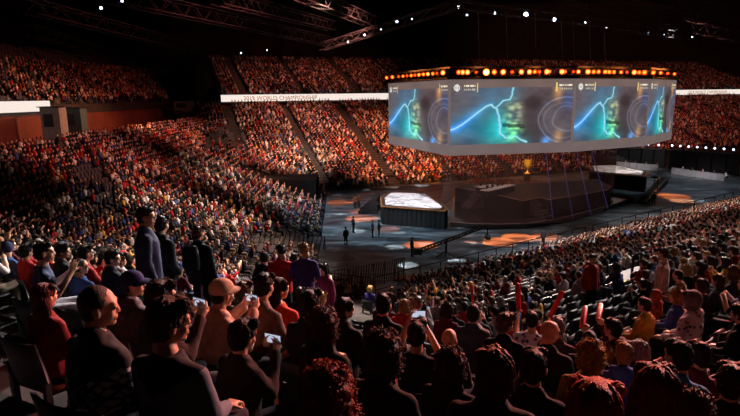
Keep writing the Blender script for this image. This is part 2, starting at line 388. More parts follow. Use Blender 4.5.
def hair_mesh(kind):
    """hair shell with separate locks lying over it; curls for the curly kinds"""
    me = hair_base(kind)
    if kind not in LOCKS: return me
    n, ln, r, down = LOCKS[kind]; rnd = random.Random(len(kind)*7+n)
    V = [v.co.copy() for v in me.vertices]; Fc = [tuple(p.vertices) for p in me.polygons]
    pts = [(v.co.copy(), v.normal.copy()) for v in me.vertices]
    from mathutils.bvhtree import BVHTree
    tree = BVHTree.FromPolygons(V, Fc)
    def lie(c, up):
        q = tree.find_nearest(c); return q[0]+q[1]*up if q[0] is not None else c
    for q in range(n):
        p, nn = rnd.choice(pts)
        if down == 0:
            c = p+nn*rnd.uniform(-.004, .014)
            ax = Vector((rnd.uniform(-1, 1), rnd.uniform(-1, 1), rnd.uniform(-1, 1))).normalized(); e = ax.orthogonal().normalized(); f = ax.cross(e); R = r*rnd.uniform(.8, 1.3)
            path = [c+e*math.cos(t)*R+f*math.sin(t)*R+ax*(t*.0035) for t in (0, 1.4, 2.8, 4.2, 5.6)]; rad = [.003, .005, .0055, .0045, .002]
        else:
            t = Vector((p.x*2.0+rnd.uniform(-.35, .35)*.5, -.25+rnd.uniform(-.3, .3)+(.9 if p.z > .09 and p.y > .0 else 0), -1.0*down+rnd.uniform(-.2, .2)))
            t = (t-nn*t.dot(nn)).normalized(); L = ln*rnd.uniform(.6, 1.3); s0 = p-nn*.003
            path = [p-nn*.003]; c = p; dr = t
            for st in range(5):
                c = lie(c+dr*L/5, .0025); q = tree.find_nearest(c); n2 = q[1]; dr = (dr*.7+t*.3)-n2*(dr*.7+t*.3).dot(n2)+Vector((0, 0, -.25*down)); dr = (dr-n2*dr.dot(n2)).normalized(); path.append(c.copy())
            path[-1] += nn*rnd.uniform(-.003, .004); rad = [r*.6, r, r, r*.9, r*.7, r*.15]
        b0 = len(V); m = 4
        for i, c in enumerate(path):
            d = (path[min(i+1, len(path)-1)]-path[max(i-1, 0)]).normalized(); e = d.orthogonal().normalized(); f = d.cross(e)
            for j in range(m): a = 2*PI*j/m; V.append(c+e*math.cos(a)*rad[i]+f*math.sin(a)*rad[i])
        for i in range(len(path)-1):
            for j in range(m): Fc.append((b0+i*m+j, b0+i*m+(j+1) % m, b0+(i+1)*m+(j+1) % m, b0+(i+1)*m+j))
        k = len(path)-1; Fc.append(tuple(b0+j for j in reversed(range(m)))); Fc.append(tuple(b0+k*m+j for j in range(m)))
    bpy.data.meshes.remove(me); return mesh_from('hair', V, Fc, True)
def cap_mesh():
    crown = fuse('cap_crown', [ell((0, -.012, .045), (.087, .104, .085)), ell((0, -.012, .03), (.087, .103, .05))], .007, 3)
    V, Fc = [], []
    mb = MB()
    for layer, dz in ((0, 0), (1, .007)):
        for i in range(5):
            for j in range(13):
                a = PI*(j/12); r = .085+.075*i/4*math.sin(a)**.6; mb.V.append(Vector((math.cos(a)*(.082+.004*i*math.sin(a)), math.sin(a)*r*1.0+.004, .028-.012*i/4*1+.01*math.sin(a)+dz-.012*math.cos(a)**2)))
    for layer in (0, 1):
        b = layer*65
        for i in range(4):
            for j in range(12):
                q = (b+i*13+j, b+i*13+j+1, b+(i+1)*13+j+1, b+(i+1)*13+j); mb.F.append(q if layer else tuple(reversed(q)))
    for j in range(12): mb.F.append((4*13+j, 4*13+j+1, 65+4*13+j+1, 65+4*13+j))
    return crown, mb.mesh('cap_brim', True)
def beanie_mesh(): return fuse('beanie', [ell((0, -.015, .055), (.09, .104, .088)), cap((0, -.015, .012), (0, -.015, .03), .088, .088)], .008, 3, .002, 50)
def hoodup_mesh(): return fuse('raised_hood', [ell((0, -.03, .02), (.11, .115, .13)), ell((0, -.05, -.09), (.12, .08, .08))], .01, 3, .006, 20)
HAIR = {k: hair_mesh(k) for k in ('short', 'crop', 'tousled', 'curly', 'bigcurly', 'long', 'bob', 'tail')}
for h in HAIR.values(): h.materials.append(M_HAIR)
CAPC, CAPB = cap_mesh(); BEAN = beanie_mesh(); HOODUP = hoodup_mesh()
for h in (CAPC, CAPB, BEAN, HOODUP): h.materials.append(M_CLOTH)
R_ = math.radians
phone_arms = ([(-.225, .15, .85), (-.07, .36, 1.06), (.1, .25, 1), (.9, .1, .1)], [(.225, .15, .85), (.07, .36, 1.06), (-.1, .25, 1), (-.9, .1, .1)])
POSES = {
    'lap': sit(), 'lean': sit(lean=.13, pitch=R_(-8), armsL=[(-.225, .22, .78), (-.05, .44, .74), (.5, .7, 0), (.2, 0, -1)], armsR=[(.225, .22, .78), (.05, .44, .74), (-.5, .7, 0), (-.2, 0, -1)]),
    'lookleft': sit(lean=.02, yaw=R_(42), pitch=R_(-3)), 'lookright': sit(lean=.02, yaw=R_(-40), pitch=R_(-4), tilt=R_(4)),
    'phone': sit(lean=.05, pitch=R_(-6), armsL=phone_arms[0], armsR=phone_arms[1], curl=.62),
    'phone_up': sit(lean=.03, pitch=R_(4), armsL=[(-.25, .2, .98), (-.16, .36, 1.27), (.15, .2, 1), (.8, .3, 0)], armsR=[(.26, .17, .93), (.0, .38, 1.23), (-.35, .2, 1), (-.8, .3, 0)], curl=.62),
    'stick': sit(lean=.03, armsL=[(-.24, .2, .93), (-.24, .28, 1.2), (0, .1, 1), (1, .2, 0)], armsR=[(.235, .2, .92), (.2, .34, 1.17), (.0, .15, 1), (-1, .2, 0)], curl=.9),
    'clap': sit(lean=.04, yaw=R_(-12), armsL=[(-.228, .14, .79), (-.06, .34, .99), (.25, .35, .9), (1, .1, 0)], armsR=[(.228, .14, .79), (.06, .34, 1.0), (-.25, .35, .9), (-1, .1, 0)], curl=.15),
    'chin': sit(lean=.10, pitch=R_(-10), yaw=R_(10), armsL=[(-.2, .3, .8), (-.06, .22, 1.08), (.2, -.1, 1), (.3, .5, .5)], curl=.8),
    'upright': stand(yaw=R_(-16), pitch=R_(-4)), 'lookdown': stand(yaw=R_(32), pitch=R_(-32), armsL=[(-.25, .02, 1.1), (-.08, .26, 1.08), (.3, .9, .1), (.2, 0, -1)], armsR=[(.25, .02, 1.1), (.08, .27, 1.1), (-.3, .9, .1), (-.2, 0, -1)]),
    'pocket': stand(yaw=R_(14), pitch=R_(-8), armsL=[(-.27, -.06, 1.1), (-.2, .1, .93), (.3, .3, -.9), (1, 0, 0)], armsR=[(.27, -.06, 1.1), (.2, .1, .93), (-.3, .3, -.9), (-1, 0, 0)]), 'walk': stand(pitch=R_(-6), stride=.14, lean=.04), 
}
BODY = {}; TOP = {}; LEGS = {}
def get_body(k):
    if k not in BODY: BODY[k] = body_mesh('person', POSES[k])
    return BODY[k]
def get_top(k, style):
    if (k, style) not in TOP:
        me = {'jacket': lambda: jacket_mesh('jacket', POSES[k], 1.03), 'hoodie': lambda: jacket_mesh('hoodie', POSES[k], 1.05, hood=True), 'tee': lambda: jacket_mesh('shirt', POSES[k], .98, sleeve=.3, collar=False, wr=.005), 'sweater': lambda: jacket_mesh('sweater', POSES[k], .99, collar=False, wr=.005), 'coat': lambda: jacket_mesh('coat', POSES[k], 1.12, hem=POSES[k].pel.z-(.07 if POSES[k].sit else .2), wr=.009)}[style]()
        me.materials.append(M_CLOTH); TOP[(k, style)] = me
    return TOP[(k, style)]
def get_legs(k):
    if k not in LEGS: me = trouser_mesh('trousers', POSES[k]); me.materials.append(M_CLOTH); LEGS[k] = me
    return LEGS[k]
TOPNAME = {'jacket': 'jacket', 'hoodie': 'hoodie', 'tee': 't_shirt', 'sweater': 'sweater', 'coat': 'coat'}
def slot_color(o, m):
    o.material_slots[0].link = 'OBJECT'; o.material_slots[0].material = m
def person(pose, loc, rot, top='jacket', topc=(40, 40, 45), legc=(36, 38, 48), hair='short', hairc=(34, 25, 20), skin=(214, 160, 130), scale=1.0, label=None, group=None, topmat=None, extras=True):
    o = link('person', get_body(pose)); o.color = srgb(*skin); o.location = loc; o.rotation_euler = (0, 0, rot); o.scale = (scale,)*3
    t = link(TOPNAME[top], get_top(pose, top), parent=o, color=srgb(*topc))
    if topmat: slot_color(t, topmat)
    link('trousers', get_legs(pose), parent=o, color=srgb(*legc))
    hm = POSES[pose].hm
    if hair in HAIR: h = link('hair', HAIR[hair], parent=o, color=srgb(*hairc)); h.matrix_local = hm
    elif hair in ('cap', 'cap_back'):
        M = hm @ Matrix.Rotation(PI if hair == 'cap_back' else 0, 4, 'Z')
        h = link('hair', HAIR['crop'], parent=o, color=srgb(34, 26, 22)); h.matrix_local = hm
        c = link('baseball_cap', CAPC, parent=o, color=srgb(*hairc)); c.matrix_local = M
        b = link('brim', CAPB, parent=c, color=srgb(*[x*.85 for x in hairc]))
    elif hair == 'beanie': h = link('beanie', BEAN, parent=o, color=srgb(*hairc)); h.matrix_local = hm
    elif hair == 'hood':
        h = link('hair', HAIR['short'], parent=o, color=srgb(34, 26, 22)); h.matrix_local = hm
        c = link('raised_hood', HOODUP, parent=o, color=srgb(*hairc)); c.matrix_local = hm
    if label: tag(o, label, 'person', group)
    return o
# things people hold
def make_phone():
    r = empty('phone'); bevel(MB().box((0, 0, 0), (.074, .009, .152)).build('case', M_BLACK, r), .004); MB().box((0, -.0052, 0), (.066, .001, .138)).build('display', mat('phone_display', srgb(200, 215, 235), .2, emit=srgb(190, 210, 235), estr=.8), r); return r
PHONE = None; phone_used = [False]
def phone(owner, pose, label, up=.09):
    p = POSES[pose]; w = (Vector(p.arm[0][1])+Vector(p.arm[1][1]))/2
    global PHONE
    if PHONE is None: PHONE = make_phone(); o = PHONE
    else: o = copy_tree(PHONE)
    M = owner.matrix_basis @ Matrix.Translation(w+Vector((0, .03, up))) @ Euler((R_(-14), R_(90), 0)).to_matrix().to_4x4()
    o.matrix_world = M; o.scale = (1, 1, 1); tag(o, label, 'phone', 'phones held up by spectators'); return o
M_STICK = mat('inflated_red', srgb(215, 28, 34), .3, noise=.05)
STICK = MB().lathe([(.015, -.02), (.032, .0), (.04, .05), (.042, .40), (.034, .45), (.015, .47)], n=14).mesh('cheer_stick', True)
def stick(owner, pose, k, label, tilt=(0, 0), length=1.0):
    w = Vector(POSES[pose].arm[k][1]); d = Vector(POSES[pose].arm[k][2]).normalized()
    o = link('cheer_stick', STICK, M_STICK); M = owner.matrix_basis @ Matrix.Translation(w+d*.07+Vector((0, .05, 0))) @ Euler((tilt[0], tilt[1], 0)).to_matrix().to_4x4(); o.matrix_world = M; o.scale = (1, 1, length)
    tag(o, label, 'cheering stick', 'red inflatable cheering sticks'); return o
BAGM = fuse('backpack', [loft([((0, -.05, -.22), .14, .07), ((0, -.06, -.1), .16, .09), ((0, -.06, .1), .15, .085), ((0, -.04, .2), .11, .06)])], .012, 4, .004, 15)
BAGP = fuse('pocket', [ell((0, -.15, -.1), (.11, .035, .09))], .01, 3)
def backpack(owner, pose, label, col):
    p = POSES[pose]; r = link('backpack', BAGM, M_CLOTH, color=srgb(*col))
    r.matrix_world = owner.matrix_basis @ Matrix.Translation(p.ch+Vector((0, -.2, -.0))); tag(r, label, 'backpack')
    pk = link('pocket', BAGP, M_CLOTH, r, srgb(*[c*.8 for c in col]))
    for s in (-1, 1):
        mb = MB(); mb.tube([(s*.09, .02, .17), (s*.12, .1, .235), (s*.13, .2, .21)], .018, 8); o = mb.build('strap', M_CLOTH, r, True, srgb(*[c*.7 for c in col]))
    return r
def glasses(owner, pose):
    mb = MB()
    for s in (-1, 1):
        mb.tube([(s*.031+.02*math.cos(a), .099, .002+.016*math.sin(a)) for a in [2*PI*i/12 for i in range(13)]], .0025, 5)
        mb.tube([(s*.051, .098, .006), (s*.078, .06, .008), (s*.082, -.005, .004)], .0025, 5)
    mb.tube([(-.011, .1, .005), (.011, .1, .005)], .0025, 5)
    o = mb.build('glasses', M_BLACK, owner); o.matrix_local = POSES[pose].hm; return o
# every figure's meshes are made first, while the scene is still nearly empty
SEATED = ['lap', 'lean', 'lookleft', 'lookright', 'phone', 'stick', 'clap', 'chin']
for k in SEATED:
    get_body(k); get_legs(k)
    for st in ('jacket', 'hoodie', 'tee', 'sweater', 'coat'): get_top(k, st)
for k, sts in {'phone_up': ['tee', 'jacket'], 'upright': ['jacket', 'coat', 'sweater'], 'pocket': ['hoodie', 'jacket'], 'lookdown': ['jacket', 'sweater'], 'walk': ['jacket']}.items():
    get_body(k); get_legs(k)
    for st in sts: get_top(k, st)
# ------------------------------------------------------------------ setting: floor, terraces, walls, ceiling
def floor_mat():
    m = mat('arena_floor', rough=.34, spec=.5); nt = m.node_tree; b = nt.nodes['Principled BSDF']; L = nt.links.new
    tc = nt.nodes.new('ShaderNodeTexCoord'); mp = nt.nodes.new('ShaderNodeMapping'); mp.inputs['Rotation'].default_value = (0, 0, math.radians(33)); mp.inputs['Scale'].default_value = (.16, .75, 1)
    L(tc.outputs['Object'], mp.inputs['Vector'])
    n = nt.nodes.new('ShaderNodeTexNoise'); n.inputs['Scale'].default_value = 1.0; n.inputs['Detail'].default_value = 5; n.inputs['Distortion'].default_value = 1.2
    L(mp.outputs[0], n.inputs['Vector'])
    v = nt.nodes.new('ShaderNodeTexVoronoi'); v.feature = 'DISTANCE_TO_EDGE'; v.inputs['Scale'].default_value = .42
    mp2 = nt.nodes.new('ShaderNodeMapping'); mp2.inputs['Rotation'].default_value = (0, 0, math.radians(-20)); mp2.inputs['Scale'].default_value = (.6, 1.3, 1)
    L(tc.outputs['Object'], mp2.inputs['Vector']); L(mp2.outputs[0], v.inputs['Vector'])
    r1 = nt.nodes.new('ShaderNodeValToRGB'); r1.color_ramp.elements[0].position = .38; r1.color_ramp.elements[0].color = srgb(24, 29, 34); r1.color_ramp.elements[1].position = .66; r1.color_ramp.elements[1].color = srgb(104, 118, 124)  # pale streaks of projected light put into the base colour
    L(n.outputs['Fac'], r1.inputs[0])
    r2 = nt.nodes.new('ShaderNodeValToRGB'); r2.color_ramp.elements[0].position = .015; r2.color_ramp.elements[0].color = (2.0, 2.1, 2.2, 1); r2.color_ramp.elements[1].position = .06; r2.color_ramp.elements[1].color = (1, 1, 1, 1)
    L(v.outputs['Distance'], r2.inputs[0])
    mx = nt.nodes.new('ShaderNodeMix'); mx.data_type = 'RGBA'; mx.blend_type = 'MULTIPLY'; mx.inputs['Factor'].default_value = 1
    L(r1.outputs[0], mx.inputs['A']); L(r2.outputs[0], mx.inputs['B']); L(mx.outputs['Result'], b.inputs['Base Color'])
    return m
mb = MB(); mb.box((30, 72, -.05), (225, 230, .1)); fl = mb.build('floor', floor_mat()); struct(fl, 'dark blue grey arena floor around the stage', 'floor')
ts = stand_mesh().build('terrace_floor', M_CONC); struct(ts, 'dark stepped concrete terraces of the lower seating bowl', 'terrace')
M_WALLD = mat('hall_wall', srgb(46, 34, 32), .85, noise=.3, scale=.4)
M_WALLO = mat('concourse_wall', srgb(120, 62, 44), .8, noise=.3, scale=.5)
mb = MB(); mb.box((-82, 72, 20), (1, 230, 44)); struct(mb.build('wall_left', M_WALLD))
mb = MB(); mb.box((142, 72, 20), (1, 230, 44)); struct(mb.build('wall_right', M_WALLD))
mb = MB(); mb.box((30, 187, 20), (225, 1, 44)); struct(mb.build('wall_back', M_WALLD))
mb = MB(); mb.box((30, -43, 20), (225, 1, 44)); struct(mb.build('wall_front', M_WALLD))
mb = MB(); mb.box((30, 72, 42.2), (225, 230, .5)); struct(mb.build('ceiling', mat('black_ceiling', srgb(14, 13, 15), .9, noise=.3, scale=.3)))
# upper tiers: a ruled stepped bank above the concourse
class Bank:
    def __init__(s, name, fa, ta, fb, tb, z0, z1, n):
        s.name = name; s.A = (V2(*fa), V2(*ta)); s.B = (V2(*fb), V2(*tb)); s.z0, s.z1, s.n = z0, z1, n
        s.dir = (s.B[0]-s.A[0]).normalized(); s.fwd = V2(-s.dir.y, s.dir.x)
        if s.fwd.dot((s.A[0]+s.B[0])-(s.A[1]+s.B[1])) < 0: s.fwd = -s.fwd
        s.rot = math.atan2(-s.fwd.x, s.fwd.y)
    def row(s, i): r = i/s.n; return s.A[0].lerp(s.A[1], r), s.B[0].lerp(s.B[1], r)
    def z(s, i): return s.z0+(s.z1-s.z0)*i/s.n
    def along(s, p): return (V2(p[0], p[1])-s.A[0]).dot(s.dir)
    def mesh(s):
        mb = MB(); n = s.n
        for i in range(n+1):
            a0, b0 = s.row(i); a1, b1 = s.row(i+1); h = .5*(a1-a0); k = .5*(b1-b0); z = s.z(i); zp = s.z(i-1) if i else z-1.2
            A, B, C, D = a0-h, b0-k, b1-k, a1-h
            mb.add([(A.x, A.y, z), (B.x, B.y, z), (C.x, C.y, z), (D.x, D.y, z), (A.x, A.y, zp), (B.x, B.y, zp)], [(0, 1, 2, 3), (4, 5, 1, 0)])
        return mb
BANKS = [Bank('upper left', (-37.3, 105), (-50, 127), (-46, 10), (-66, 14), 12.9, 21.2, 26),
         Bank('upper far', (110, 157.3), (101.4, 179.6), (-27.5, 104), (-36.1, 126.3), 13.7, 22.3, 24)]
for b in BANKS:
    o = b.mesh().build('balcony_floor', M_CONC); struct(o, {'upper left': 'dim stepped balcony above the left stand', 'upper far': 'dim stepped balcony above the far stand'}[b.name], 'balcony')
# concourse walls between the tiers, lit red-brown
mb = MB(); mb.bar((-37.6, 103, 6.2), (-46.3, 8, 6.2), .8, 12.4); struct(mb.build('wall_concourse', M_WALLO), 'red brown concourse wall behind the left stand', 'wall')
a, b_ = V2(-27.8, 104.9), V2(109.6, 158.2)
mb = MB(); mb.bar((a.x-12, a.y-3.9, 6.4), (b_.x, b_.y, 6.4), .8, 12.6); struct(mb.build('wall_concourse.001', M_WALLO), 'red brown concourse wall behind the far stand', 'wall')
# dark stair core between the two balconies
mb = MB(); p0, p1, p2, p3 = at(166, 66, 112), at(196, 47, 112), at(222, 103, 112), at(196, 106, 112)
mb2 = MB(); q = [p0, p1, p2, p3]; back = Vector((-2, 6, 0))
mb2.hexa([q[3], q[2], q[2]+back, q[3]+back, q[0], q[1], q[1]+back, q[0]+back])
struct(mb2.build('wall_core', M_BLACK), 'black slanting end wall between the two balconies', 'wall')
# LED ribbons on the balcony fronts
def led_mat(): return mat('led_white', srgb(60, 58, 56), .5, emit=srgb(255, 240, 230), estr=.92)
M_LEDT = mat('led_gold', srgb(60, 40, 20), .5, emit=srgb(168, 112, 52), estr=.8)
def text_mesh(body, h):
    cu = bpy.data.curves.new('text', 'FONT'); cu.body = body; cu.size = h/.72; cu.extrude = .008; cu.align_x = 'LEFT'
    o = bpy.data.objects.new('text', cu); COL.objects.link(o); bpy.context.view_layer.update()
    me = bpy.data.meshes.new_from_object(o.evaluated_get(bpy.context.evaluated_depsgraph_get()))
    bpy.data.objects.remove(o); return me
def ribbon(a, b, z0, z1, label, texts, gap=.0):
    a, b = Vector(a), Vector(b); d = (b-a).normalized(); n = Vector((d.y, -d.x, 0))
    root = MB().bar((a.x, a.y, (z0+z1)/2), (b.x, b.y, (z0+z1)/2), .16, z1-z0).build('ribbon_display', led_mat())
    tag(root, label, 'led display')
    for body, t in texts:
        p = a.lerp(b, t)
        for word in body.split():
            me = text_mesh(word, (z1-z0)*.6); o = link('display_word', me, M_LEDT, root); o['label'] = 'gold display lettering'
            X = d; Y = Vector((0, 0, 1)); Zv = X.cross(Y)
            M = Matrix((X, Y, Zv)).transposed().to_4x4(); M.translation = Vector((p.x, p.y, z0+(z1-z0)*.2))+Zv*.085
            o.matrix_world = M; p = p+d*(max(v.co.x for v in me.vertices)+.42)
    return root
fa, fb = Vector((-27.1, 103.0, 0)), Vector((110.4, 156.3, 0))
ribbon(fa, fb, 12.75, 14.0, 'long white ribbon display with gold lettering on the far balcony front', [('2019 WORLD CHAMPIONSHIP', .0275), ('2019 WORLD CHAMPIONSHIP', .245), ('2019 WORLD CHAMPIONSHIP', .64), ('2019 WORLD CHAMPIONSHIP', .8)])
ribbon((-44.4, 20, 0), (-39.6, 69.5, 0), 12.2, 13.45, 'short white ribbon display end on the left balcony front', [])
# grey booths along the left concourse
for i, (u0, u1, v0, v1, y, lab) in enumerate([(45, 62, 107, 121, 64.5, 'grey lit booth at the left end of the concourse'), (66, 83, 108, 121, 70, 'dark teal booth beside the grey one on the left concourse'), (176, 193, 101, 112, 100, 'grey booth at the top corner of the left stand')]):
    a = at(u0, v1, y); b = at(u1, v0, y); zf = SEG['left'].z(LEFT_TOP)+.005 if i < 2 else a.z; w_ = b.x-a.x; h_ = b.z-zf
    bo = empty('concourse_booth', ((a.x+b.x)/2, y, zf)); tag(bo, lab, 'booth')
    m_ = mat(f'booth_{i}', [srgb(150, 146, 142), srgb(66, 84, 86), srgb(130, 126, 124)][i], .6, noise=.15, scale=2)
    MB().box((0, 0, h_*.5), (w_, 1.6, h_-.01)).build('body', m_, bo); MB().box((0, -.1, h_+.04), (w_+.3, 2.0, .1)).build('roof_panel', M_BLACK, bo); MB().box((-w_*.1, -.82, h_*.6), (w_*.5, .05, h_*.4)).build('hatch', M_BLACK, bo)
# ------------------------------------------------------------------ the ring of projection screens
ZB, ZT = at(448, 156, 52).z, at(448, 79.6, 52).z
sv = [at(388.5, 110, 66), at(449, 110, 52), at(574, 110, 54.2), at(648, 110, 59.5), at(674, 110, 67.5)]
SV = [V2(p.x, p.y) for p in sv]+[V2(36, 82), V2(17, 84)]
SCR_C = sum(SV, V2(0, 0))/len(SV)
def vnoise(x, y, s): return mnoise.noise(Vector((x*s, y*s, 3.7)))
def seg_d(px, py, pts):
    best = 9; bt = 0
    for (x0, y0), (x1, y1) in zip(pts[:-1], pts[1:]):
        dx, dy = x1-x0, y1-y0; t = max(0, min(1, ((px-x0)*dx+(py-y0)*dy)/(dx*dx+dy*dy)))
        best = min(best, math.hypot(px-x0-dx*t, py-y0-dy*t))
    return best
ASP = 1.95
BOLT = [(0, .27), (.05, .30), (.10, .36), (.17, .48), (.23, .585), (.29, .68), (.326, .707), (.355, .66), (.375, .63), (.39, .5), (.40, .34), (.405, .26), (.41, .18), (.45, .12), (.486, .11), (.53, .14), (.57, .07), (.62, .03)]
BR = [(.36, .66), (.385, .69), (.42, .765), (.475, .79), (.485, .86), (.497, 1.0)]
def pic(s, t):
    """the projected picture: teal lightning over a smoky scene with a round dark shape, sRGB 0..255"""
    x = s*ASP; w = vnoise(s, t, 14)*.012
    B = [(a*ASP, b) for a, b in BOLT]; C = [(a*ASP, b) for a, b in BR]
    d = min(seg_d(x+w, t+w, B), seg_d(x-w, t+w, C)*1.25)
    n = vnoise(s, t, 5); n2 = vnoise(s+3, t, 17)
    c = np.array([90., 82., 88.])+n*22+n2*9
    tl = math.exp(-((s-.18)**2/.03+(t-.25)**2/.08)); c += tl*np.array([-30., 12, 34])
    tg = math.exp(-((s-.38)**2/.02+(t-.25)**2/.12)); c += tg*np.array([-40., 72, 58])
    top = math.exp(-((s-.32)**2/.03+(t-.95)**2/.03)); c += top*np.array([-12., 22, 40])
    n3 = vnoise(s+7, t*.6, 26); gd = math.exp(-((s-.515+n*.03)**2/.0062+(t-.52)**2/.055)); c += gd*np.array([92., 92, 44])*max(0, .85+n2*1.3+n3*1.1)
    gd2 = math.exp(-((s-.52)**2/.006+(t-.18)**2/.02)); c += gd2*np.array([46., 112, 30])*max(0, .9+n2*1.2+n3*.9)
    if abs(t-.33-n*.04) < .035 and .42 < s < .6: c *= .55
    dk = 1/(1+math.exp(((s-.655)/.075)**2*3-3)) * (1 if t < .72 else math.exp(-((t-.72)/.14)**2)); c = c*(1-.62*dk)+np.array([60., 48, 50])*.62*dk
    hd = 1/(1+math.exp((((s-.66)*ASP)**2+(t-.74)**2)**.5*60-7)); c = c*(1-.6*hd)+np.array([48., 40, 44])*.6*hd
    r = math.hypot((s-.93)*ASP, t-.42)
    for rr, am in ((.42+n*.03, 52), (.33+n*.05, 26), (.22-n*.06, 34)):
        if s > .66: c += am*math.exp(-((r-rr)/.012)**2)*np.array([.7, .9, 1.2])
    c += math.exp(-((s-.86)**2/.0016+(t-.93)**2/.03))*np.array([110., 70, 20])
    c += math.exp(-((s-.78)**2/.0012+(t-.03)**2/.006))*np.array([10., 90, 170])
    c += math.exp(-((s-.88)**2/.0012+(t-.12)**2/.012))*np.array([90., 55, 10])
    c += math.exp(-((s-.95)**2/.004+(t-.75)**2/.03))*np.array([-6., 10, 40])
    left = max(0, 1-s/.45)
    c += math.exp(-d/.10)*np.array([-10., 70, 92])*(.6+.4*left)
    c += math.exp(-d/.055)*np.array([0., 34, 140])*left
    c = np.maximum(c, math.exp(-(d/.026)**2)*np.array([165., 238, 255]))
    return c
def hud(q, t, ln):
    """small scoreboard straddling each corner: bracket bars, two rows of dashes, a ring emblem; q metres from the corner, t metres from the top"""
    if .35 < t < 1.15:
        if abs(q+1.95) < .06 or abs(q-2.75) < .06: return np.array([235., 210, 120])
        if abs(q) < .04: return None
        r = math.hypot(q-.75, t-.75)
        if r < .36: return np.array([225., 222, 215]) if .16 < r < .3 or (abs(q-.75) < .06) else np.array([120., 112, 112])
        if 1.35 < q < 2.5: return np.array([240., 232, 205]) if abs(t-.58) < .11 and (q*7) % 1 < .72 else (np.array([190., 180, 160]) if abs(t-.95) < .07 and (q*5) % 1 < .6 else None)
        if -1.7 < q < -.3: return np.array([240., 232, 205]) if abs(t-.58) < .11 and (q*6.3) % 1 < .74 else (np.array([190., 180, 160]) if abs(t-.95) < .07 and (q*5) % 1 < .6 else None)
    return None
def scr_mat():
    m = mat('projection', (0, 0, 0, 1), .9); nt = m.node_tree; b = nt.nodes['Principled BSDF']
    a = nt.nodes.new('ShaderNodeAttribute'); a.attribute_name = 'projected'
    b.inputs['Base Color'].default_value = (.03, .03, .03, 1)
    nt.links.new(a.outputs['Color'], b.inputs['Emission Color']); b.inputs['Emission Strength'].default_value = 1.0; b.inputs['Specular IOR Level'].default_value = .1
    return m
lin = lambda c: np.where(np.clip(c, 0, 255)/255 <= .04045, np.clip(c, 0, 255)/255/12.92, ((np.clip(c, 0, 255)/255+.055)/1.055)**2.4)
screen = empty('projection_screen', (SCR_C.x, SCR_C.y, ZB))
tag(screen, 'huge hanging many sided screen showing teal lightning above the stage', 'screen')
PIC = None
NX, NY = 150, 84
def face_color(s, t, ln, H):
    """s along the facet, t up it"""
    it = (t-.137)/(.89-.137); h = hud(s*ln, (1-t)*H, ln)
    if h is None: h = hud((s-1)*ln, (1-t)*H, ln)
    if h is not None: return h
    if 0 <= it <= 1 and .01 < s < .985: return pic(s, it)
    g = 104 if it > 1 else 108
    return np.array([g+4., g-10, g-12])+vnoise(s, t, 7)*6
H_ = ZT-ZB
for k in range(len(SV)):
    A, B = SV[k], SV[(k+1) % len(SV)]; ln = (B-A).length; vis = k < 4
    nx, ny = (NX, NY) if vis else (30, 18)
    n_ = Vector(((B-A).y, -(B-A).x, 0)).normalized()
    V = []; C = np.ones((nx*ny*4, 4)); Fc = []
    for j in range(ny+1):
        for i in range(nx+1):
            p = A.lerp(B, i/nx); V.append((p.x-SCR_C.x, p.y-SCR_C.y, H_*j/ny))
    for j in range(ny):
        for i in range(nx):
            q0 = j*(nx+1)+i; Fc.append((q0, q0+1, q0+nx+2, q0+nx+1))
            s, t = (i+.5)/nx, (j+.5)/ny
            C[(j*nx+i)*4:(j*nx+i)*4+4, :3] = lin(face_color(s, t, ln, H_))
    me = mesh_from('screen_panel', V, Fc)
    at_ = me.color_attributes.new('projected', 'FLOAT_COLOR', 'CORNER'); at_.data.foreach_set('color', C.ravel())
    o = link('screen_panel', me, scr_mat(), screen)
    md = o.modifiers.new('cloth', 'SOLIDIFY'); md.thickness = .12; md.offset = -1; 
    me.materials.append(M_BLACK); md.material_offset = 1; md.material_offset_rim = 1
mb = MB(); mb2 = MB()
for k in range(len(SV)):
    A, B = SV[k]-SCR_C, SV[(k+1) % len(SV)]-SCR_C
    mb.bar((A.x, A.y, H_+.12), (B.x, B.y, H_+.12), .4, .22); mb.bar((A.x*.985, A.y*.985, H_+1.1), (B.x*.985, B.y*.985, H_+1.1), .3, .2)
    L = (B-A).length; n = int(L/1.2)
    for i in range(n): 
        p, q = A.lerp(B, i/n), A.lerp(B, (i+1)/n); mb2.bar((p.x, p.y, H_+.2), (q.x*.985, q.y*.985, H_+1.1), .07)
mb.build('top_rail', M_BLACKM, screen); mb2.build('rail_bracing', M_BLACKM, screen)
# ring of orange lamps on the top rail
def glow(n, c, e): return mat(n, srgb(*c), .3, emit=srgb(*c), estr=e)
lens_m = [(glow('reflector_orange', (255, 82, 12), 1.3), glow('lens_orange', (255, 140, 50), 2.6)), (glow('reflector_amber', (255, 96, 16), 2.0), glow('lens_amber', (255, 180, 90), 4)), (glow('reflector_red', (225, 60, 12), .5), glow('lens_red', (255, 96, 30), 1.2)), (glow('reflector_gold', (255, 120, 24), 4.5), glow('lens_gold', (255, 220, 150), 14))]
def make_lamp(name, r, lens):
    root = empty(name)
    MB().lathe([(r*.55, -.34), (r*.8, -.3), (r, -.05), (r*1.12, 0), (r*1.12, .05), (r*.98, .05), (r*.98, .02)], n=14).build('housing', M_BLACK, root)
    MB().lathe([(r*.98, .03), (r*.9, .06), (r*.6, .075)], n=14).build('reflector', lens[0], root)  # glowing ring stands in for the halo round the lens
    MB().lathe([(r*.58, .07), (r*.5, .1), (r*.3, .12), (.01, .125)], n=14).build('lens', lens[1], root)
    m = MB(); m.tube([(-r*1.35, 0, -.12), (-r*1.35, 0, -.5), (r*1.35, 0, -.5), (r*1.35, 0, -.12)], .03, 6); m.tube([(0, 0, -.5), (0, 0, -.7)], .03, 6); m.build('yoke', M_BLACKM, root)
    return root
def children(o): return [c for c in bpy.data.objects if c.parent == o]
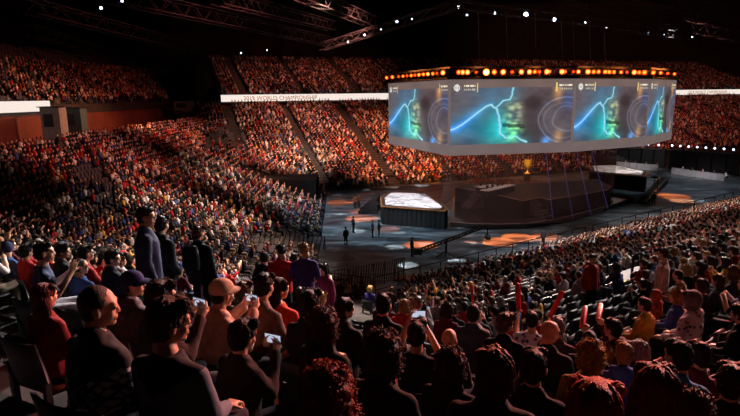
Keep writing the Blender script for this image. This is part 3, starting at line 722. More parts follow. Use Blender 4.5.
def copy_tree(o, kids=None):
    c = o.copy(); COL.objects.link(c)
    for ch in (kids if kids is not None else o.children):
        d = ch.copy(); COL.objects.link(d); d.parent = c
        for g in ch.children:
            e = g.copy(); COL.objects.link(e); e.parent = d
    return c
def aim(o, d, roll=0):
    o.rotation_mode = 'QUATERNION'; o.rotation_quaternion = Vector(d).to_track_quat('Z', 'Y')
lamp_px = [(392, .17, 0), (398, .17, 0), (404.5, .16, 2), (409, .15, 0), (413, .15, 2), (417, .16, 0), (421, .15, 2), (425, .16, 0), (429.5, .16, 0), (434, .17, 1), (439, .16, 0), (443, .16, 2), (449.5, .2, 1),
           (457, .2, 0), (461, .2, 1), (465.5, .21, 1), (474, .14, 2), (484, .27, 3), (492, .2, 0), (501, .22, 1), (510, .17, 2), (518.5, .21, 1), (527, .21, 1), (532, .17, 0), (536, .17, 2), (543.5, .2, 1), (546, .15, 0), (559, .22, 1), (561.8, .17, 0),
           (570.5, .15, 2), (575, .17, 1), (583, .22, 1), (588.5, .19, 0), (593.5, .18, 0), (600, .17, 0), (604.5, .17, 0), (609, .17, 0), (616, .16, 0), (622, .16, 2), (629.5, .22, 1), (634, .17, 0), (639.5, .21, 0), (648.5, .2, 0), (655, .17, 0), (662, .16, 2), (669, .16, 0)]
protos = [make_lamp('ring_lamp', .2, lens_m[k]) for k in range(4)]
used = [False]*4
ordw = lambda n: str(n)+('th' if 10 <= n % 100 <= 20 else {1: 'st', 2: 'nd', 3: 'rd'}.get(n % 10, 'th'))
lampname = ['orange lamp', 'amber lamp', 'dim red lamp', 'biggest brightest yellow lamp']
for i, (u, r, k) in enumerate(lamp_px):
    # on the rail where that column meets it
    hit = None
    for e in range(4):
        A, B = SV[e], SV[e+1]; 
        for j in range(200):
            p = A.lerp(B, (j+.5)/200); q = project((p.x, p.y, ZT+.6))
            if abs(q[0]-u) < .6: hit = (p, e); break
        if hit: break
    if not hit: continue
    p, e = hit; d = SV[e+1]-SV[e]; n = Vector((d.y, -d.x, 0)).normalized()
    o = protos[k] if not used[k] else copy_tree(protos[k]); used[k] = True
    o.location = Vector((p.x, p.y, ZT+.62))+n*.62; dirv = (CAM+Vector((random.uniform(-14, 14), 0, random.uniform(-4, 10)))-o.location); aim(o, dirv)
    s = r/.2*1.15; o.scale = (s, s, s)
    tag(o, f'{lampname[k]} on the screen\'s top rail, {ordw(i+1)} from its left end' if k != 3 else 'biggest brightest yellow lamp on the top rail of the screen', 'lamp', 'orange lamps along the screen top')
# ------------------------------------------------------------------ main stage, gauze
PF = 0.5
base = [floor_pt(450, 226.5), floor_pt(470, 228.5), floor_pt(497, 229), floor_pt(530, 228), floor_pt(560, 223.5), floor_pt(590, 215), floor_pt(615, 208), floor_pt(633, 201.5), floor_pt(600, 196), floor_pt(570, 185), floor_pt(470, 181), floor_pt(452, 200)]
stage = empty('main_stage', (base[2].x, base[2].y, 0)); o0 = Vector((base[2].x, base[2].y, 0))
tag(stage, 'wide dark round edged stage with black risers under the screen', 'stage')
P2 = [(p.x-o0.x, p.y-o0.y) for p in base]
M_STAGE = mat('stage_deck', srgb(44, 30, 30), .14, noise=.2, scale=.6, spec=.8)
MB().prism(P2, 0, PF).build('platform', M_STAGE, stage)
mb = MB()
for i in range(7):
    a, b = P2[i], P2[i+1]; mb.bar((*a, PF+.03), (*b, PF+.03), .1, .05)
mb.build('platform_edge', mat('edge_strip', srgb(150, 120, 110), .4), stage)
DZ = 2.3
dk = [floor_pt(506, 197, DZ), floor_pt(523, 201, DZ), floor_pt(541, 197.5, DZ), floor_pt(549, 200, DZ), floor_pt(606, 190.5, DZ), floor_pt(612, 186, DZ), floor_pt(596, 179, DZ), floor_pt(505, 185, DZ), floor_pt(468, 183.5, DZ), floor_pt(455, 187, DZ)]
D2 = [(p.x-o0.x, p.y-o0.y) for p in dk]
MB().prism(D2, PF+.005, DZ).build('riser', mat('riser_black', srgb(20, 17, 18), .35, spec=.5), stage)
mb = MB(); 
for i in range(5): mb.bar((*D2[i], DZ+.02), (*D2[i+1], DZ+.02), .12, .04)
mb.bar((*D2[8], DZ+.02), (*D2[9], DZ+.02), .12, .04); mb.bar((*D2[9], DZ+.02), (*D2[0], DZ+.02), .12, .04)
mb.build('riser_edge', mat('riser_edge', srgb(190, 150, 135), .4), stage)
def stairs(c, d, w, rise, n, name, m):
    mb = MB(); d = Vector(d).normalized(); r = Vector((-d.y, d.x, 0))
    for i in range(n):
        h = rise*(n-i)/n; cc = Vector(c)+d*(.3*(i+.5)); ang = math.atan2(d.y, d.x)
        mb.box((cc.x, cc.y, PF+.01+h/2), (.3, w, h), ang)
    return mb.build(name, m, stage)
e1 = Vector((D2[2][0]+D2[1][0], D2[2][1]+D2[1][1], 0))*.5; t1 = Vector((D2[2][0]-D2[1][0], D2[2][1]-D2[1][1], 0)).normalized()
stairs(e1+t1*.3, (t1.y, -t1.x, 0), 1.3, DZ-PF-.2, 7, 'steps', mat('step_grey', srgb(84, 70, 68), .6))
e2 = Vector((D2[9][0]+D2[0][0], D2[9][1]+D2[0][1], 0))*.5; t2 = Vector((D2[0][0]-D2[9][0], D2[0][1]-D2[9][1], 0)).normalized()
stairs(e2, (t2.y, -t2.x, 0), 1.6, DZ-PF-.2, 7, 'steps', MATS['step_grey'])
# gauze hanging from the screen down to the stage
def gauze_mat():
    m = bpy.data.materials.new('gauze'); m.use_nodes = True; nt = m.node_tree; nt.nodes.clear(); L = nt.links.new
    out = nt.nodes.new('ShaderNodeOutputMaterial'); mix = nt.nodes.new('ShaderNodeMixShader'); tr = nt.nodes.new('ShaderNodeBsdfTransparent'); df = nt.nodes.new('ShaderNodeBsdfDiffuse'); tl = nt.nodes.new('ShaderNodeBsdfTranslucent'); m2 = nt.nodes.new('ShaderNodeMixShader')
    df.inputs[0].default_value = srgb(190, 160, 155); tl.inputs[0].default_value = srgb(190, 160, 155)
    n = nt.nodes.new('ShaderNodeTexNoise'); n.inputs['Scale'].default_value = .25; tc = nt.nodes.new('ShaderNodeTexCoord'); L(tc.outputs['Object'], n.inputs['Vector'])
    mr = nt.nodes.new('ShaderNodeMapRange'); mr.inputs[3].default_value = .07; mr.inputs[4].default_value = .13; L(n.outputs['Fac'], mr.inputs[0])
    L(df.outputs[0], m2.inputs[1]); L(tl.outputs[0], m2.inputs[2]); L(mr.outputs[0], mix.inputs[0]); L(tr.outputs[0], mix.inputs[1]); L(m2.outputs[0], mix.inputs[2]); L(mix.outputs[0], out.inputs[0])
    return m
gz = [at(441.5, 150, 63.5), at(451, 150, 53.8), at(570, 150, 55.4), at(605, 150, 59.6), at(617, 150, 66.5)]
GZ = [V2(p.x, p.y) for p in gz]+[V2(27.5, 74), V2(12, 74)]
mb = MB(); mbh = MB()
for k in range(7):
    A, B = GZ[k], GZ[(k+1) % 7]
    mb.bar((A.x, A.y, (ZB+2+PF)/2), (B.x, B.y, (ZB+2+PF)/2), .02, ZB+2-PF-.06); mbh.bar((A.x, A.y, PF+.05), (B.x, B.y, PF+.05), .06, .05)
gauze = mb.build('gauze_curtain', gauze_mat()); tag(gauze, 'see-through brown gauze curtain hanging from the screen round the stage', 'curtain')
mbh.build('hem', M_BLACK, gauze)
# lines of pale blue light shaped as thin glowing tubes down to the stage
M_CABLE = mat('hoist_cable', srgb(96, 100, 140), .6)
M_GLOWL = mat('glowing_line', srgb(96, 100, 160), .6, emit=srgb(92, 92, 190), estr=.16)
for i, (u0, v0, u1, v1, y) in enumerate([(546, 153, 553, 222, 53.6), (562, 153, 573, 222, 54.6), (577, 153, 591, 218, 55.8), (592, 152, 608, 212, 57.2)]):
    a, b = at(u0, v0, y), at(u1, v1, y)
    d = (a-b); b2 = floor_pt(u1, v1-3.5, PF+.09); k_ = (ZB-.03-b2.z)/(a.z-b2.z); top = b2+(a-b2)*k_
    o = MB().tube([b2, top], .035, 6).build('hoist_cable', M_GLOWL)
    tag(o, f'thin pale blue slanting light line in front of the gauze, {ordw(i+1)} from the left', 'cable', 'slanting lines across the gauze')
# trophy on a plinth with a gold glint below, desks
tp = floor_pt(527, 181, DZ)
tr = empty('trophy', (tp.x, tp.y, DZ+1.01)); tag(tr, 'tall gold trophy cup standing on a dark plinth inside the gauze', 'trophy'); tr.scale = (1.35,)*3
MB().lathe([(.24, 0), (.26, .08), (.1, .16), (.07, .4), (.16, .5), (.34, .75), (.38, 1.05), (.33, 1.3), (.36, 1.34), (.3, 1.34), (.28, 1.2)], n=18).build('cup', M_GOLD, tr, True)
for sx in (-1, 1): MB().tube([(sx*.34, 0, .7), (sx*.55, 0, .85), (sx*.55, 0, 1.1), (sx*.36, 0, 1.2)], .045, 6).build('handle', M_GOLD, tr, True)
pl = empty('trophy_plinth', (tp.x, tp.y, DZ+.005)); tag(pl, 'dark square plinth under the gold trophy', 'plinth')
bevel(MB().box((0, 0, .49), (.7, .7, .98)).build('body', M_STAGE, pl)); MB().box((0, 0, .99), (.8, .8, .02)).build('top_plate', M_GOLD, pl)
for i, (u0, v0, u1, v1) in enumerate([(478, 187, 496, 184.8), (484, 190.5, 512, 184.4)]):
    a, b = floor_pt(u0, v0, DZ+.8), floor_pt(u1, v1, DZ+.8); c = (a+b)/2; L = (b-a).length; ang = math.atan2((b-a).y, (b-a).x)
    dk_ = empty('player_desk', (c.x, c.y, DZ+.005), ang); tag(dk_, ['short white topped desk behind the longer one on the stage', 'long white topped desk lit from above on the stage'][i], 'desk', 'desks on the stage')
    MB().box((0, 0, .77), (L, 1.1, .06)).build('desk_top', M_WHITE, dk_); MB().box((0, -.4, .37), (L*.96, .06, .72)).build('front_panel', M_BLACK, dk_)
    for sx in (-1, 1): MB().box((sx*L*.47, 0, .37), (.07, .9, .74)).build('leg', M_BLACK, dk_)
    nq = 3 if i == 0 else 5
    for q in range(nq):
        mo = empty('monitor', Vector((c.x, c.y, DZ+.81))+Matrix.Rotation(ang, 3, 'Z') @ Vector((L*((q+.5)/nq-.5)*.92, .1, 0)), ang)
        tag(mo, f'small black monitor on the {["short", "long"][i]} white desk, {ordw(q+1)} from the left', 'monitor', 'monitors on the stage desks')
        MB().box((0, 0, .3), (.46, .04, .3)).build('screen_frame', M_BLACK, mo); MB().box((0, .06, .06), (.08, .06, .12)).build('stand', M_BLACKM, mo)
# ------------------------------------------------------------------ the two low podiums
def podium(pix, h, label, frz):
    P = [floor_pt(u, v, h) for u, v in pix]; c = sum(P, Vector())/len(P); Q = [(p.x-c.x, p.y-c.y) for p in P]
    root = empty('podium', (c.x, c.y, 0)); tag(root, label, 'podium')
    mb = MB(); n = len(Q); pts = []
    for i in range(n):                                     # pleated skirt
        a, b = Vector((*Q[i], 0)), Vector((*Q[(i+1) % n], 0)); L = (b-a).length; k = max(2, int(L/.18)); nn = Vector(((b-a).y, -(b-a).x, 0)).normalized()
        for j in range(k): 
            p = a.lerp(b, j/k)+nn*(.06*math.sin(j*2.2)+.03*math.sin(j*.7)); pts.append((p.x, p.y))
    mb.prism(pts, 0.01, h-.12).build('skirt', M_DRAPE, root)
    mb2 = MB(); mb2.prism([(x*1.02, y*1.02) for x, y in Q], h-.1, h); mb2.build('rim', mat('podium_rim', srgb(150, 96, 52), .5, noise=.1), root)
    mb3 = MB(); mb3.prism([(x*.975, y*.975) for x, y in Q], h+.005, h+.03).build('deck', mat('podium_black', srgb(30, 22, 22), .3), root)
    w = mat('podium_white', srgb(232, 226, 226), .35); nt = w.node_tree
    if 'veins' not in w:
        w['veins'] = 1; tc = nt.nodes.new('ShaderNodeTexCoord'); ns = nt.nodes.new('ShaderNodeTexNoise'); ns.inputs['Scale'].default_value = .55; ns.inputs['Detail'].default_value = 7; ns.inputs['Distortion'].default_value = 2
        rp = nt.nodes.new('ShaderNodeValToRGB'); rp.color_ramp.elements[0].position = .36; rp.color_ramp.elements[0].color = srgb(120, 112, 116); rp.color_ramp.elements[1].position = .5; rp.color_ramp.elements[1].color = srgb(236, 230, 230)
        nt.links.new(tc.outputs['Object'], ns.inputs['Vector']); nt.links.new(ns.outputs['Fac'], rp.inputs[0]); nt.links.new(rp.outputs[0], nt.nodes['Principled BSDF'].inputs['Base Color'])
    MB().prism([(x*frz, y*frz) for x, y in Q], h+.035, h+.06).build('top_panel', w, root)
    return root, c
pod_l, cl = podium([(381.5, 206), (444.5, 210.6), (447.8, 208.4), (427, 193), (388.5, 191.8), (380.5, 198)], 2.0, 'black draped podium with marbled white top left of the stage', .86)
pod_r, cr = podium([(591, 172), (645.5, 176.5), (647.5, 172), (618, 165), (590, 165.5)], 2.2, 'black draped podium with bright top right of the stage', .86)
# steps at the left podium
sp = floor_pt(371, 212); st = empty('podium_steps', (sp.x, sp.y, 0), math.radians(-8)); tag(st, 'black draped steps leading up to the left podium', 'steps')
for i in range(5): MB().box((-1.1+.45*i, 0, .19*(i+1)), (.45, 2.6, .38*(i+1)-.02)).build('step', M_BLACK, st)
MB().box((0, -1.36, .98), (2.3, .06, .95), M=Matrix.Rotation(-.66, 3, 'Y')).build('handrail_panel', M_DRAPE, st)
BLOCKS = []
# ------------------------------------------------------------------ floor furniture
# long camera ramp with two pale rails
r0, r1, r2 = floor_pt(636.5, 203), floor_pt(646, 205.5), floor_pt(668, 184)
r3 = floor_pt(659, 181.5)
rm = empty('camera_ramp', ((r0.x+r2.x)/2, (r0.y+r2.y)/2, 0)); c = rm.location; tag(rm, 'long dark camera ramp with pale rails on the right of the floor', 'ramp')
loc = lambda p, z=0: (p.x-c.x, p.y-c.y, z)
mb = MB(); mb.hexa([loc(r0, .01), loc(r1, .01), loc(r2, .01), loc(r3, .01), loc(r0, .35), loc(r1, .35), loc(r2, .8), loc(r3, .8)]); mb.build('deck', M_BLACK, rm)
for f in (.12, .88):
    a, b = r0.lerp(r1, f), r3.lerp(r2, f); MB().bar(loc(a, .42), loc(b, .87), .18, .12).build('rail', M_GREYM, rm)
# jib crane
jb = floor_pt(447, 259)
jib = empty('camera_crane', (jb.x, jb.y, 0)); tag(jib, 'black jib camera crane reaching across the floor in front of the stage', 'camera crane')
pv = Vector((0, 0, 1.35))
ra, rb = at(417, 251.5, jb.y-.4), at(486, 226, jb.y+.6); A = ra-jib.location; B = rb-jib.location
mid = A.lerp(B, .42); pv = Vector((mid.x, mid.y, mid.z))
mb = MB()
for dx in (-.13, .13):
    mb.bar(A+Vector((0, dx, .14)), B+Vector((0, dx*.5, .1)), .06); mb.bar(A+Vector((0, dx, -.14)), B+Vector((0, dx*.5, -.1)), .06)
for i in range(22):
    t0, t1 = i/22, (i+1)/22; p, q = A.lerp(B, t0), A.lerp(B, t1)
    for dx in (-.1, .1): mb.bar(p+Vector((0, dx, -.13 if i % 2 else .13)), q+Vector((0, dx, .13 if i % 2 else -.13)), .045)
mb.build('arm', M_BLACKM, jib)
mb = MB(); mb.tube([(mid.x, mid.y, .25), pv], .1, 10); mb.build('column', M_BLACKM, jib)
for k in range(3):
    a = k*2*PI/3+.5; MB().tube([(mid.x, mid.y, .7), (mid.x+.85*math.cos(a), mid.y+.85*math.sin(a), .05)], .05, 8).build('leg', M_BLACKM, jib)
MB().box(A+Vector((0, 0, 0)), (.75, .5, .5)).build('counterweight', M_BLACK, jib)
mb = MB(); mb.tube([B, B+Vector((.15, 0, -.35)), B+Vector((.15, 0, -.8))], .06, 8); mb.build('head_bracket', M_BLACKM, jib)
mb = MB(); mb.box(B+Vector((.2, .1, -1.0)), (.35, .75, .35)); mb.box(B+Vector((.2, -.3, -1.0)), (.2, .2, .2)); mb.build('camera_body', M_BLACK, jib)
# black tunnel box at the corner of the left and far stands
p0, p1 = floor_pt(318, 203), floor_pt(256, 201)
zt = at(318, 179, p0.y).z
tn = empty('tunnel_cover', (p0.x, p0.y, 0)); tag(tn, 'black box covering the entrance tunnel at the corner of the left stand', 'tunnel')
zt = 3.5
Wd = 8.6
mb = MB(); mb.box((-Wd/2, .2, zt-.16), (Wd, 4.2, .3)); mb.build('roof_panel', mat('tunnel_top', srgb(44, 34, 34), .6), tn)
MB().box((-Wd/2, 2.2, (zt-.3)/2+.005), (Wd, .15, zt-.33)).build('rear_panel', M_BLACK, tn)
MB().box((-Wd/2, -1.8, (zt-.3)/2+.005), (Wd, .15, zt-.33)).build('front_panel', M_BLACK, tn)
mb = MB(); mb.box((-.1, -1.3, (zt-.3)/2), (.15, .8, zt-.35)); mb.box((-.1, 1.6, (zt-.3)/2), (.15, 1, zt-.35)); mb.build('side_frame', M_BLACKM, tn)
TUN = (p0.x-Wd-1, p0.x+.5, p0.y-2.6, p0.y+3.2)
# railings: a fence is top rail, lower rail, posts and slats
def fence(name, a, b, label, za=None, zb=None, h=1.1, post=1.6, slat=None, m=None, cat='railing', diag=False, group=None, panel=None):
    a, b = V2(a[0], a[1]), V2(b[0], b[1]); za = stand_z(a)[0] if za is None else za; zb = stand_z(b)[0] if zb is None else zb
    m = m or M_BLACKM; root = empty(name, (a.x, a.y, za)); tag(root, label, cat, group)
    d = b-a; L = d.length; B = Vector((d.x, d.y, zb-za)); up = Vector((0, 0, 1))
    MB().bar(up*h, B+up*h, .06, .06).build('top_rail', m, root); MB().bar(up*.14, B+up*.14, .05, .05).build('bottom_rail', m, root)
    n = max(1, int(round(L/post)))
    for i in range(n+1): p = B*(i/n); MB().bar(p+up*.005, p+up*(h-.03), .07, .07).build('post', m, root)
    if slat:
        k = min(90, int(L/slat)); mb = MB()
        for i in range(k):
            p = B*((i+.5)/k); q = B*((i+.5+(.9 if diag else 0))/k); q = q if q.length < B.length else B
            mb.bar(p+up*.17, q+up*(h-.04), .06, .03)
        mb.build('slat_panel', m, root)
    if panel: MB().bar(up*(h*.55), B+up*(h*.55), .04, h*.8).build('infill_panel', panel, root)
    return root
def stand_pt(u, v, off=0.0):
    """where a sight line meets the terrace (raised by off)"""
    d = ray(u, v)
    t = .5
    while t < 140:
        p = CAM+d*t; z, s, i = stand_z(p)
        if s is not None and p.z <= z+off: return p, i
        if p.z <= 0: return p, -1
        t += .04
    return p, -1
def stand_at(u, dist):
    d = ray(u, 208); p = V2(d.x, d.y)*(dist/d.y); return (p.x, p.y)
FA, FB = stand_pt(335, 298)[0], stand_pt(404, 279)[0]; FA, FB = (FA.x, FA.y), (FB.x, FB.y)
print('FENCE', [project((*FA, stand_z(FA)[0])), project((*FB, stand_z(FB)[0]))])
fence('slatted_fence', FA, FB, 'black slatted fence beside the stairway below the standing crowd', slat=.34, diag=True, h=1.7, cat='fence', m=mat('fence_paint', srgb(84, 74, 72), .5))
fence('handrail', (FA[0]-.15, FA[1]+.6), stand_at(330, 38.5), 'black handrail going down beyond the slatted fence to the floor', h=1.1)
fa, fb = stand_pt(251, 243)[0], stand_pt(325, 250)[0]
fence('slatted_fence', fa, fb, 'black horizontal railing under the lower edge of the left stand', h=1.5, post=2, slat=.45, cat='fence', diag=True)
fa, fb = floor_pt(327, 233), floor_pt(300, 205)
fence('handrail', (fa.x-.5, fa.y), (fb.x-.5, fb.y), 'pale sloping handrail at the floor end of the left stand', za=.02, zb=.02, h=1.2, m=M_GREYM)
g = 'front railings of the stands'
K0 = V2(.8, 39.4)
fence('front_railing', (.3, 36.9), (20.5, 50.9), 'black railing along the floor in front of the right stand', za=.01, zb=.01, h=1.1, post=2, group=g)
fence('front_railing', (21.5, 51.6), (46, 68.4), 'far black railing along the floor in front of the right stand', za=.01, zb=.01, h=1.1, post=2.5, group=g)
fence('front_railing', (-4.2, 38.4), (0, 36.8), 'short black railing where the near stand meets the floor', za=.01, zb=.01, h=1.1, post=1.5, group=g)
q0, q1 = floor_pt(330, 188.5), floor_pt(436, 179.5)
fence('front_railing', q0, q1, 'long low railing along the foot of the far stand', za=.01, zb=.01, h=1.3, post=2.2, panel=M_BLACK, group=g)
fa, fb = stand_pt(631, 283)[0], stand_pt(676, 276)[0]
fence('stair_railing', fa, fb, 'black railing above the white lit landing in the right stand', h=1.1, post=1.0)
fa, fb = stand_pt(640, 272)[0], stand_pt(684, 250)[0]
fence('stair_railing', fa, fb, 'dark stepped railing crossing the crowd of the right stand', h=1.0, post=.7)
# white lit landing with yellow edge in the right stand
lp, _ = stand_pt(628, 280); lz, ls, li = stand_z(lp)
ld = empty('stair_landing', (lp.x, lp.y, lz+.01), SEG['right'].rot); BLOCKS.append((lp.x, lp.y, 1.7)); tag(ld, 'pale lit landing with yellow edge strip in the right stand', 'landing')
MB().box((0, 0, .1), (2.6, .75, .2)).build('slab', mat('pale_slab', srgb(88, 86, 88), .6, noise=.1), ld); MB().box((0, -.34, .205), (2.6, .08, .01)).build('edge_strip', mat('yellow_strip', srgb(220, 180, 60), .6), ld)
# orange lit wooden landings
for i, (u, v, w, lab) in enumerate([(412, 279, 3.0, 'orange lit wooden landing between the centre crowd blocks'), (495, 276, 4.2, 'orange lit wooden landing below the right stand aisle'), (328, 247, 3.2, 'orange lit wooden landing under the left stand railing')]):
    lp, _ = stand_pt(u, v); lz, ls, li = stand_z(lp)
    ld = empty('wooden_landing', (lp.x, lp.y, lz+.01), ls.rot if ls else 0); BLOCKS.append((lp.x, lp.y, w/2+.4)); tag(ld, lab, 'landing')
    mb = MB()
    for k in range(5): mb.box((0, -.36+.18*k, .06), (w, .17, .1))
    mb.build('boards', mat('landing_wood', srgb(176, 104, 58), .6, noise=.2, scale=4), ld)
    mb = MB()
    for k in range(3): mb.box((-w/2+.15+k*(w-.3)/2, 0, .005), (.1, .88, .01))
    mb.build('bearers', M_BLACK, ld)
# press desks behind white barriers on the far right
M_PAN = mat('barrier_panel', srgb(220, 216, 222), .5, noise=.1, scale=1.2)
def barrier(u0, v0, u1, v1, lab):
    a, b = floor_pt(u0, v0), floor_pt(u1, v1); root = empty('barrier_wall', (a.x, a.y, 0)); tag(root, lab, 'barrier')
    B = b-a; n = max(2, int(B.length/1.15))
    for i in range(n):
        p, q = B*((i+.03)/n), B*((i+.97)/n); MB().bar(p+Vector((0, 0, .58)), q+Vector((0, 0, .58)), .06, 1.1).build('panel', M_PAN, root)
    MB().bar(Vector((0, 0, 1.16)), B+Vector((0, 0, 1.16)), .12, .05).build('cap_rail', M_GREYM, root)
    return a, b
BARS = [barrier(616, 167.5, 658, 171.5, 'white panel barrier in front of seated crew behind the right podium'), barrier(671, 174, 724, 181.5, 'white panel barrier at the far right edge of the floor')]
# dark media wall with a row of white lamps behind the barriers
p0, p1 = floor_pt(606, 162), floor_pt(676, 167.5)
def media(u0, v0, u1, v1, h, lab):
    a, b = floor_pt(u0, v0), floor_pt(u1, v1); root = empty('media_stand', (a.x, a.y, 0)); tag(root, lab, 'media stand'); B = b-a
    MB().bar(Vector((0, 0, h/2)), B+Vector((0, 0, h/2)), .4, h-.02).build('backdrop_panel', M_BLACK, root)
    MB().bar(Vector((0, .8, h)), B+Vector((0, .8, h)), 2.0, .18).build('upper_deck', M_CONC, root)
    for i in range(6): p = B*(i/5); MB().bar(p+Vector((0, -.5, 0.01)), p+Vector((0, -.5, h-.1)), .15).build('support_post', M_BLACKM, root)
    return a, b
ma, mb_ = media(604, 163.5, 664, 167.8, 3.3, 'two level black press stand behind the right podium')
mc, md_ = media(668, 168.5, 738, 175.5, 3.4, 'two level black press stand at the far right')
# ------------------------------------------------------------------ roof steel and lamps
def truss(name, pts, w, label, parent=None, group=None, m=None):
    mb = MB(); pts = [Vector(p) for p in pts]; m = m or M_BLACKM
    for a, b in zip(pts[:-1], pts[1:]):
        d = (b-a).normalized(); r = d.cross(Vector((0, 0, 1))).normalized()*w/2; up = Vector((0, 0, w/2))
        cs = [r+up, -r+up, -r-up, r-up]
        for c in cs: mb.bar(a+c, b+c, .12)
        L = (b-a).length; n = max(2, int(L/(w*1.3)))
        for i in range(n):
            p, q = a.lerp(b, i/n), a.lerp(b, (i+1)/n)
            for k in range(4):
                c, e = cs[k], cs[(k+1) % 4]; mb.bar(p+(c if i % 2 else e), q+(e if i % 2 else c), .07)
    o = mb.build(name, m); tag(o, label, 'truss', group); return o
M_ROOFS = mat('roof_steel', srgb(36, 37, 42), .7, 0, noise=.2)
G = 'roof trusses'
RT = [((30, 6, 62), (200, 50, 104)), ((110, -6, 55), (330, 42, 108)), ((216, -4, 60), (332, 26, 100)), ((30, 30, 80), (130, 60, 110)), ((300, -8, 62), (372, 22, 88)), ((560, -6, 70), (742, 38, 92)), ((628, -6, 70), (742, 16, 80))]
for i, (p, q) in enumerate(RT):
    truss('roof_truss', [at(*p), at(*q)], 1.5, ['long dark roof truss over the upper left balcony', 'long dark roof truss slanting above the left stand', 'pale short roof truss near the top centre left', 'faint roof truss at far left over the balcony', 'narrow roof truss beside the row of white lamps', 'long roof truss slanting over the right side', 'short roof truss in the top right corner'][i], group=G, m=M_ROOFS)
TL = [at(322, 47, 84), at(398, 23.5, 76), at(462, 3, 70)]
truss('lighting_truss', TL, 1.0, 'long lighting truss carrying white lamps above the left of the screen', group=G, m=M_ROOFS)
truss('lighting_truss', [at(450, 3, 70), at(496, 10, 71), at(556, 17, 73), at(610, 24, 75), at(650, 31, 78), at(697, 36, 82)], .9, 'curved lighting truss carrying white lamps above the right of the screen', group=G, m=M_ROOFS)
M_LW = mat('white_lamp_lens', srgb(255, 255, 255), .3, emit=srgb(225, 238, 255), estr=14)
M_LWD = mat('white_lamp_lens_dim', srgb(235, 240, 255), .3, emit=srgb(215, 228, 255), estr=4)
wp = [make_lamp('truss_lamp', .2, (M_LWD, M_LW)), make_lamp('truss_lamp', .2, (M_LWD, M_LWD))]
wu = [False, False]
WL = [(348, 42, 80, .12, 1), (364.5, 35, 78, .14, 1), (381, 29.5, 77, .09, 1), (397, 21.5, 76, .16, 0), (412, 19, 75, .09, 1), (458.5, 7, 70, .17, 0), (467, 15, 72, .12, 1), (495, 13, 71, .16, 0), (526, 14.5, 72, .3, 0), (554.5, 19.5, 73, .24, 0), (585, 23, 74.5, .16, 0), (606.5, 27, 75, .13, 1), (648, 33.5, 78, .12, 1), (664, 35, 80, .09, 1), (692.5, 37, 82, .13, 1), (241, 53, 100, .14, 1), (267, 50, 100, .1, 1), (101, 8, 60, .16, 1), (122, 1, 60, .14, 1)]
for i, (u, v, y, r, k) in enumerate(WL):
    o = wp[k] if not wu[k] else copy_tree(wp[k]); wu[k] = True
    o.location = at(u, v, y); s = r/.2; o.scale = (s, s, s); aim(o, CAM-o.location+Vector((random.uniform(-5, 5), 0, 0)))
    tag(o, f'{"bright" if k == 0 else "faint"} white lamp under the dark roof, {ordw(i+1)} of the row counted from left' if i < 15 else ['faint white lamp low over the far balcony, left one', 'fainter white lamp low over the far balcony, right one', 'pinkish square roof lamp at top left, lower one', 'pinkish square roof lamp at top left, upper one'][i-15], 'lamp', 'white lamps under the roof')
# suspension cables above the screen
for i, (u, v0) in enumerate([(506, 12), (535, 13), (561, 18), (573, 21), (589, 22), (604, 27), (478, 12)]):
    a = at(u, v0, 71); b = at(u+2, 70, 71)
    o = MB().tube([a, b], .035, 5).build('suspension_cable', M_CABLE); tag(o, f'thin upright cable hanging from the roof over the screen, {ordw(sorted([506,535,561,573,589,604,478]).index(u)+1)} from the left', 'cable', 'cables holding up the screen')
# ------------------------------------------------------------------ where everybody sits
AISLES = {'far': [60.8-0, ], 'near': [], 'right': [], 'left': []}
def far_a(p): return (V2(p[0], p[1])-V2(-6, 79)).dot(V2(.9323, .3616))     # metres along the far stand from its left corner
FAR_AISLE = [-10.2+10.45*k for k in range(14)]
LEFT_AISLE = [24, 38, 50, 62, 72, 84]
RIGHT_AISLE = [13.5, 27, 40, 55]
def in_aisle(s, p):
    if s.name == 'far': a = far_a(p); return any(abs(a-q) < .75 for q in FAR_AISLE)
    if s.name == 'left': return any(abs(p[1]-q) < .7 for q in LEFT_AISLE)
    if s.name == 'right':
        a = s.along(p); return any(abs(a-q) < .75 for q in RIGHT_AISLE) or abs(a-1.0) < .0
    if s.name == 'near':
        a = (V2(p[0], p[1])-V2(0, 36)).dot(s.dir); return abs(a+27) < .6
    return False
EMPTYBOX = [(203, 123, 246, 149), (70, 160, 104, 176), (86, 173, 112, 196)]
def empty_seat(s, p, i, u, v):
    for x0, y0, x1, y1 in EMPTYBOX:
        if x0 < u < x1 and y0 < v < y1 and random.random() < .88: return True
    if s.name == 'right' and 548 < u < 636 and 283 < v < 330: return True
    if 478 < u < 540 and 262 < v < 295 and random.random() < .75: return True
    if 440 < u < 480 and 268 < v < 284 and random.random() < .6: return True
    if 345 < u < 385 and 295 < v < 330 and random.random() < .5: return True
    return False
def blocked(s, p, z):
    x, y = p
    if TUN[0] < x < TUN[1] and TUN[2] < y < TUN[3]: return True
    if any(math.hypot(x-bx, y-by) < br for bx, by, br in BLOCKS): return True
    u, v, d = project((x, y, z+.6))
    if s.name == 'far' and u > 592 and z < 1.6: return True
    if 172 < u < 197 and v < 118 and d > 85: return True
    if s.name in ('near', 'right') and 326 < u < 404:    # the stairway in front of the slatted fence
        df = FA[1]+(FB[1]-FA[1])*(u-335)/69
        if 12.6 < d < df+.9: return True
    if 246 < u < 329 and 231 < v < 250 and d > 24: return True
    if 606 < u < 640 and 268 < v < 288: return True
    return False
SEATS = []                                              # (depth, seg, row, point, z, occupied, u, v)
PITCHX = .6
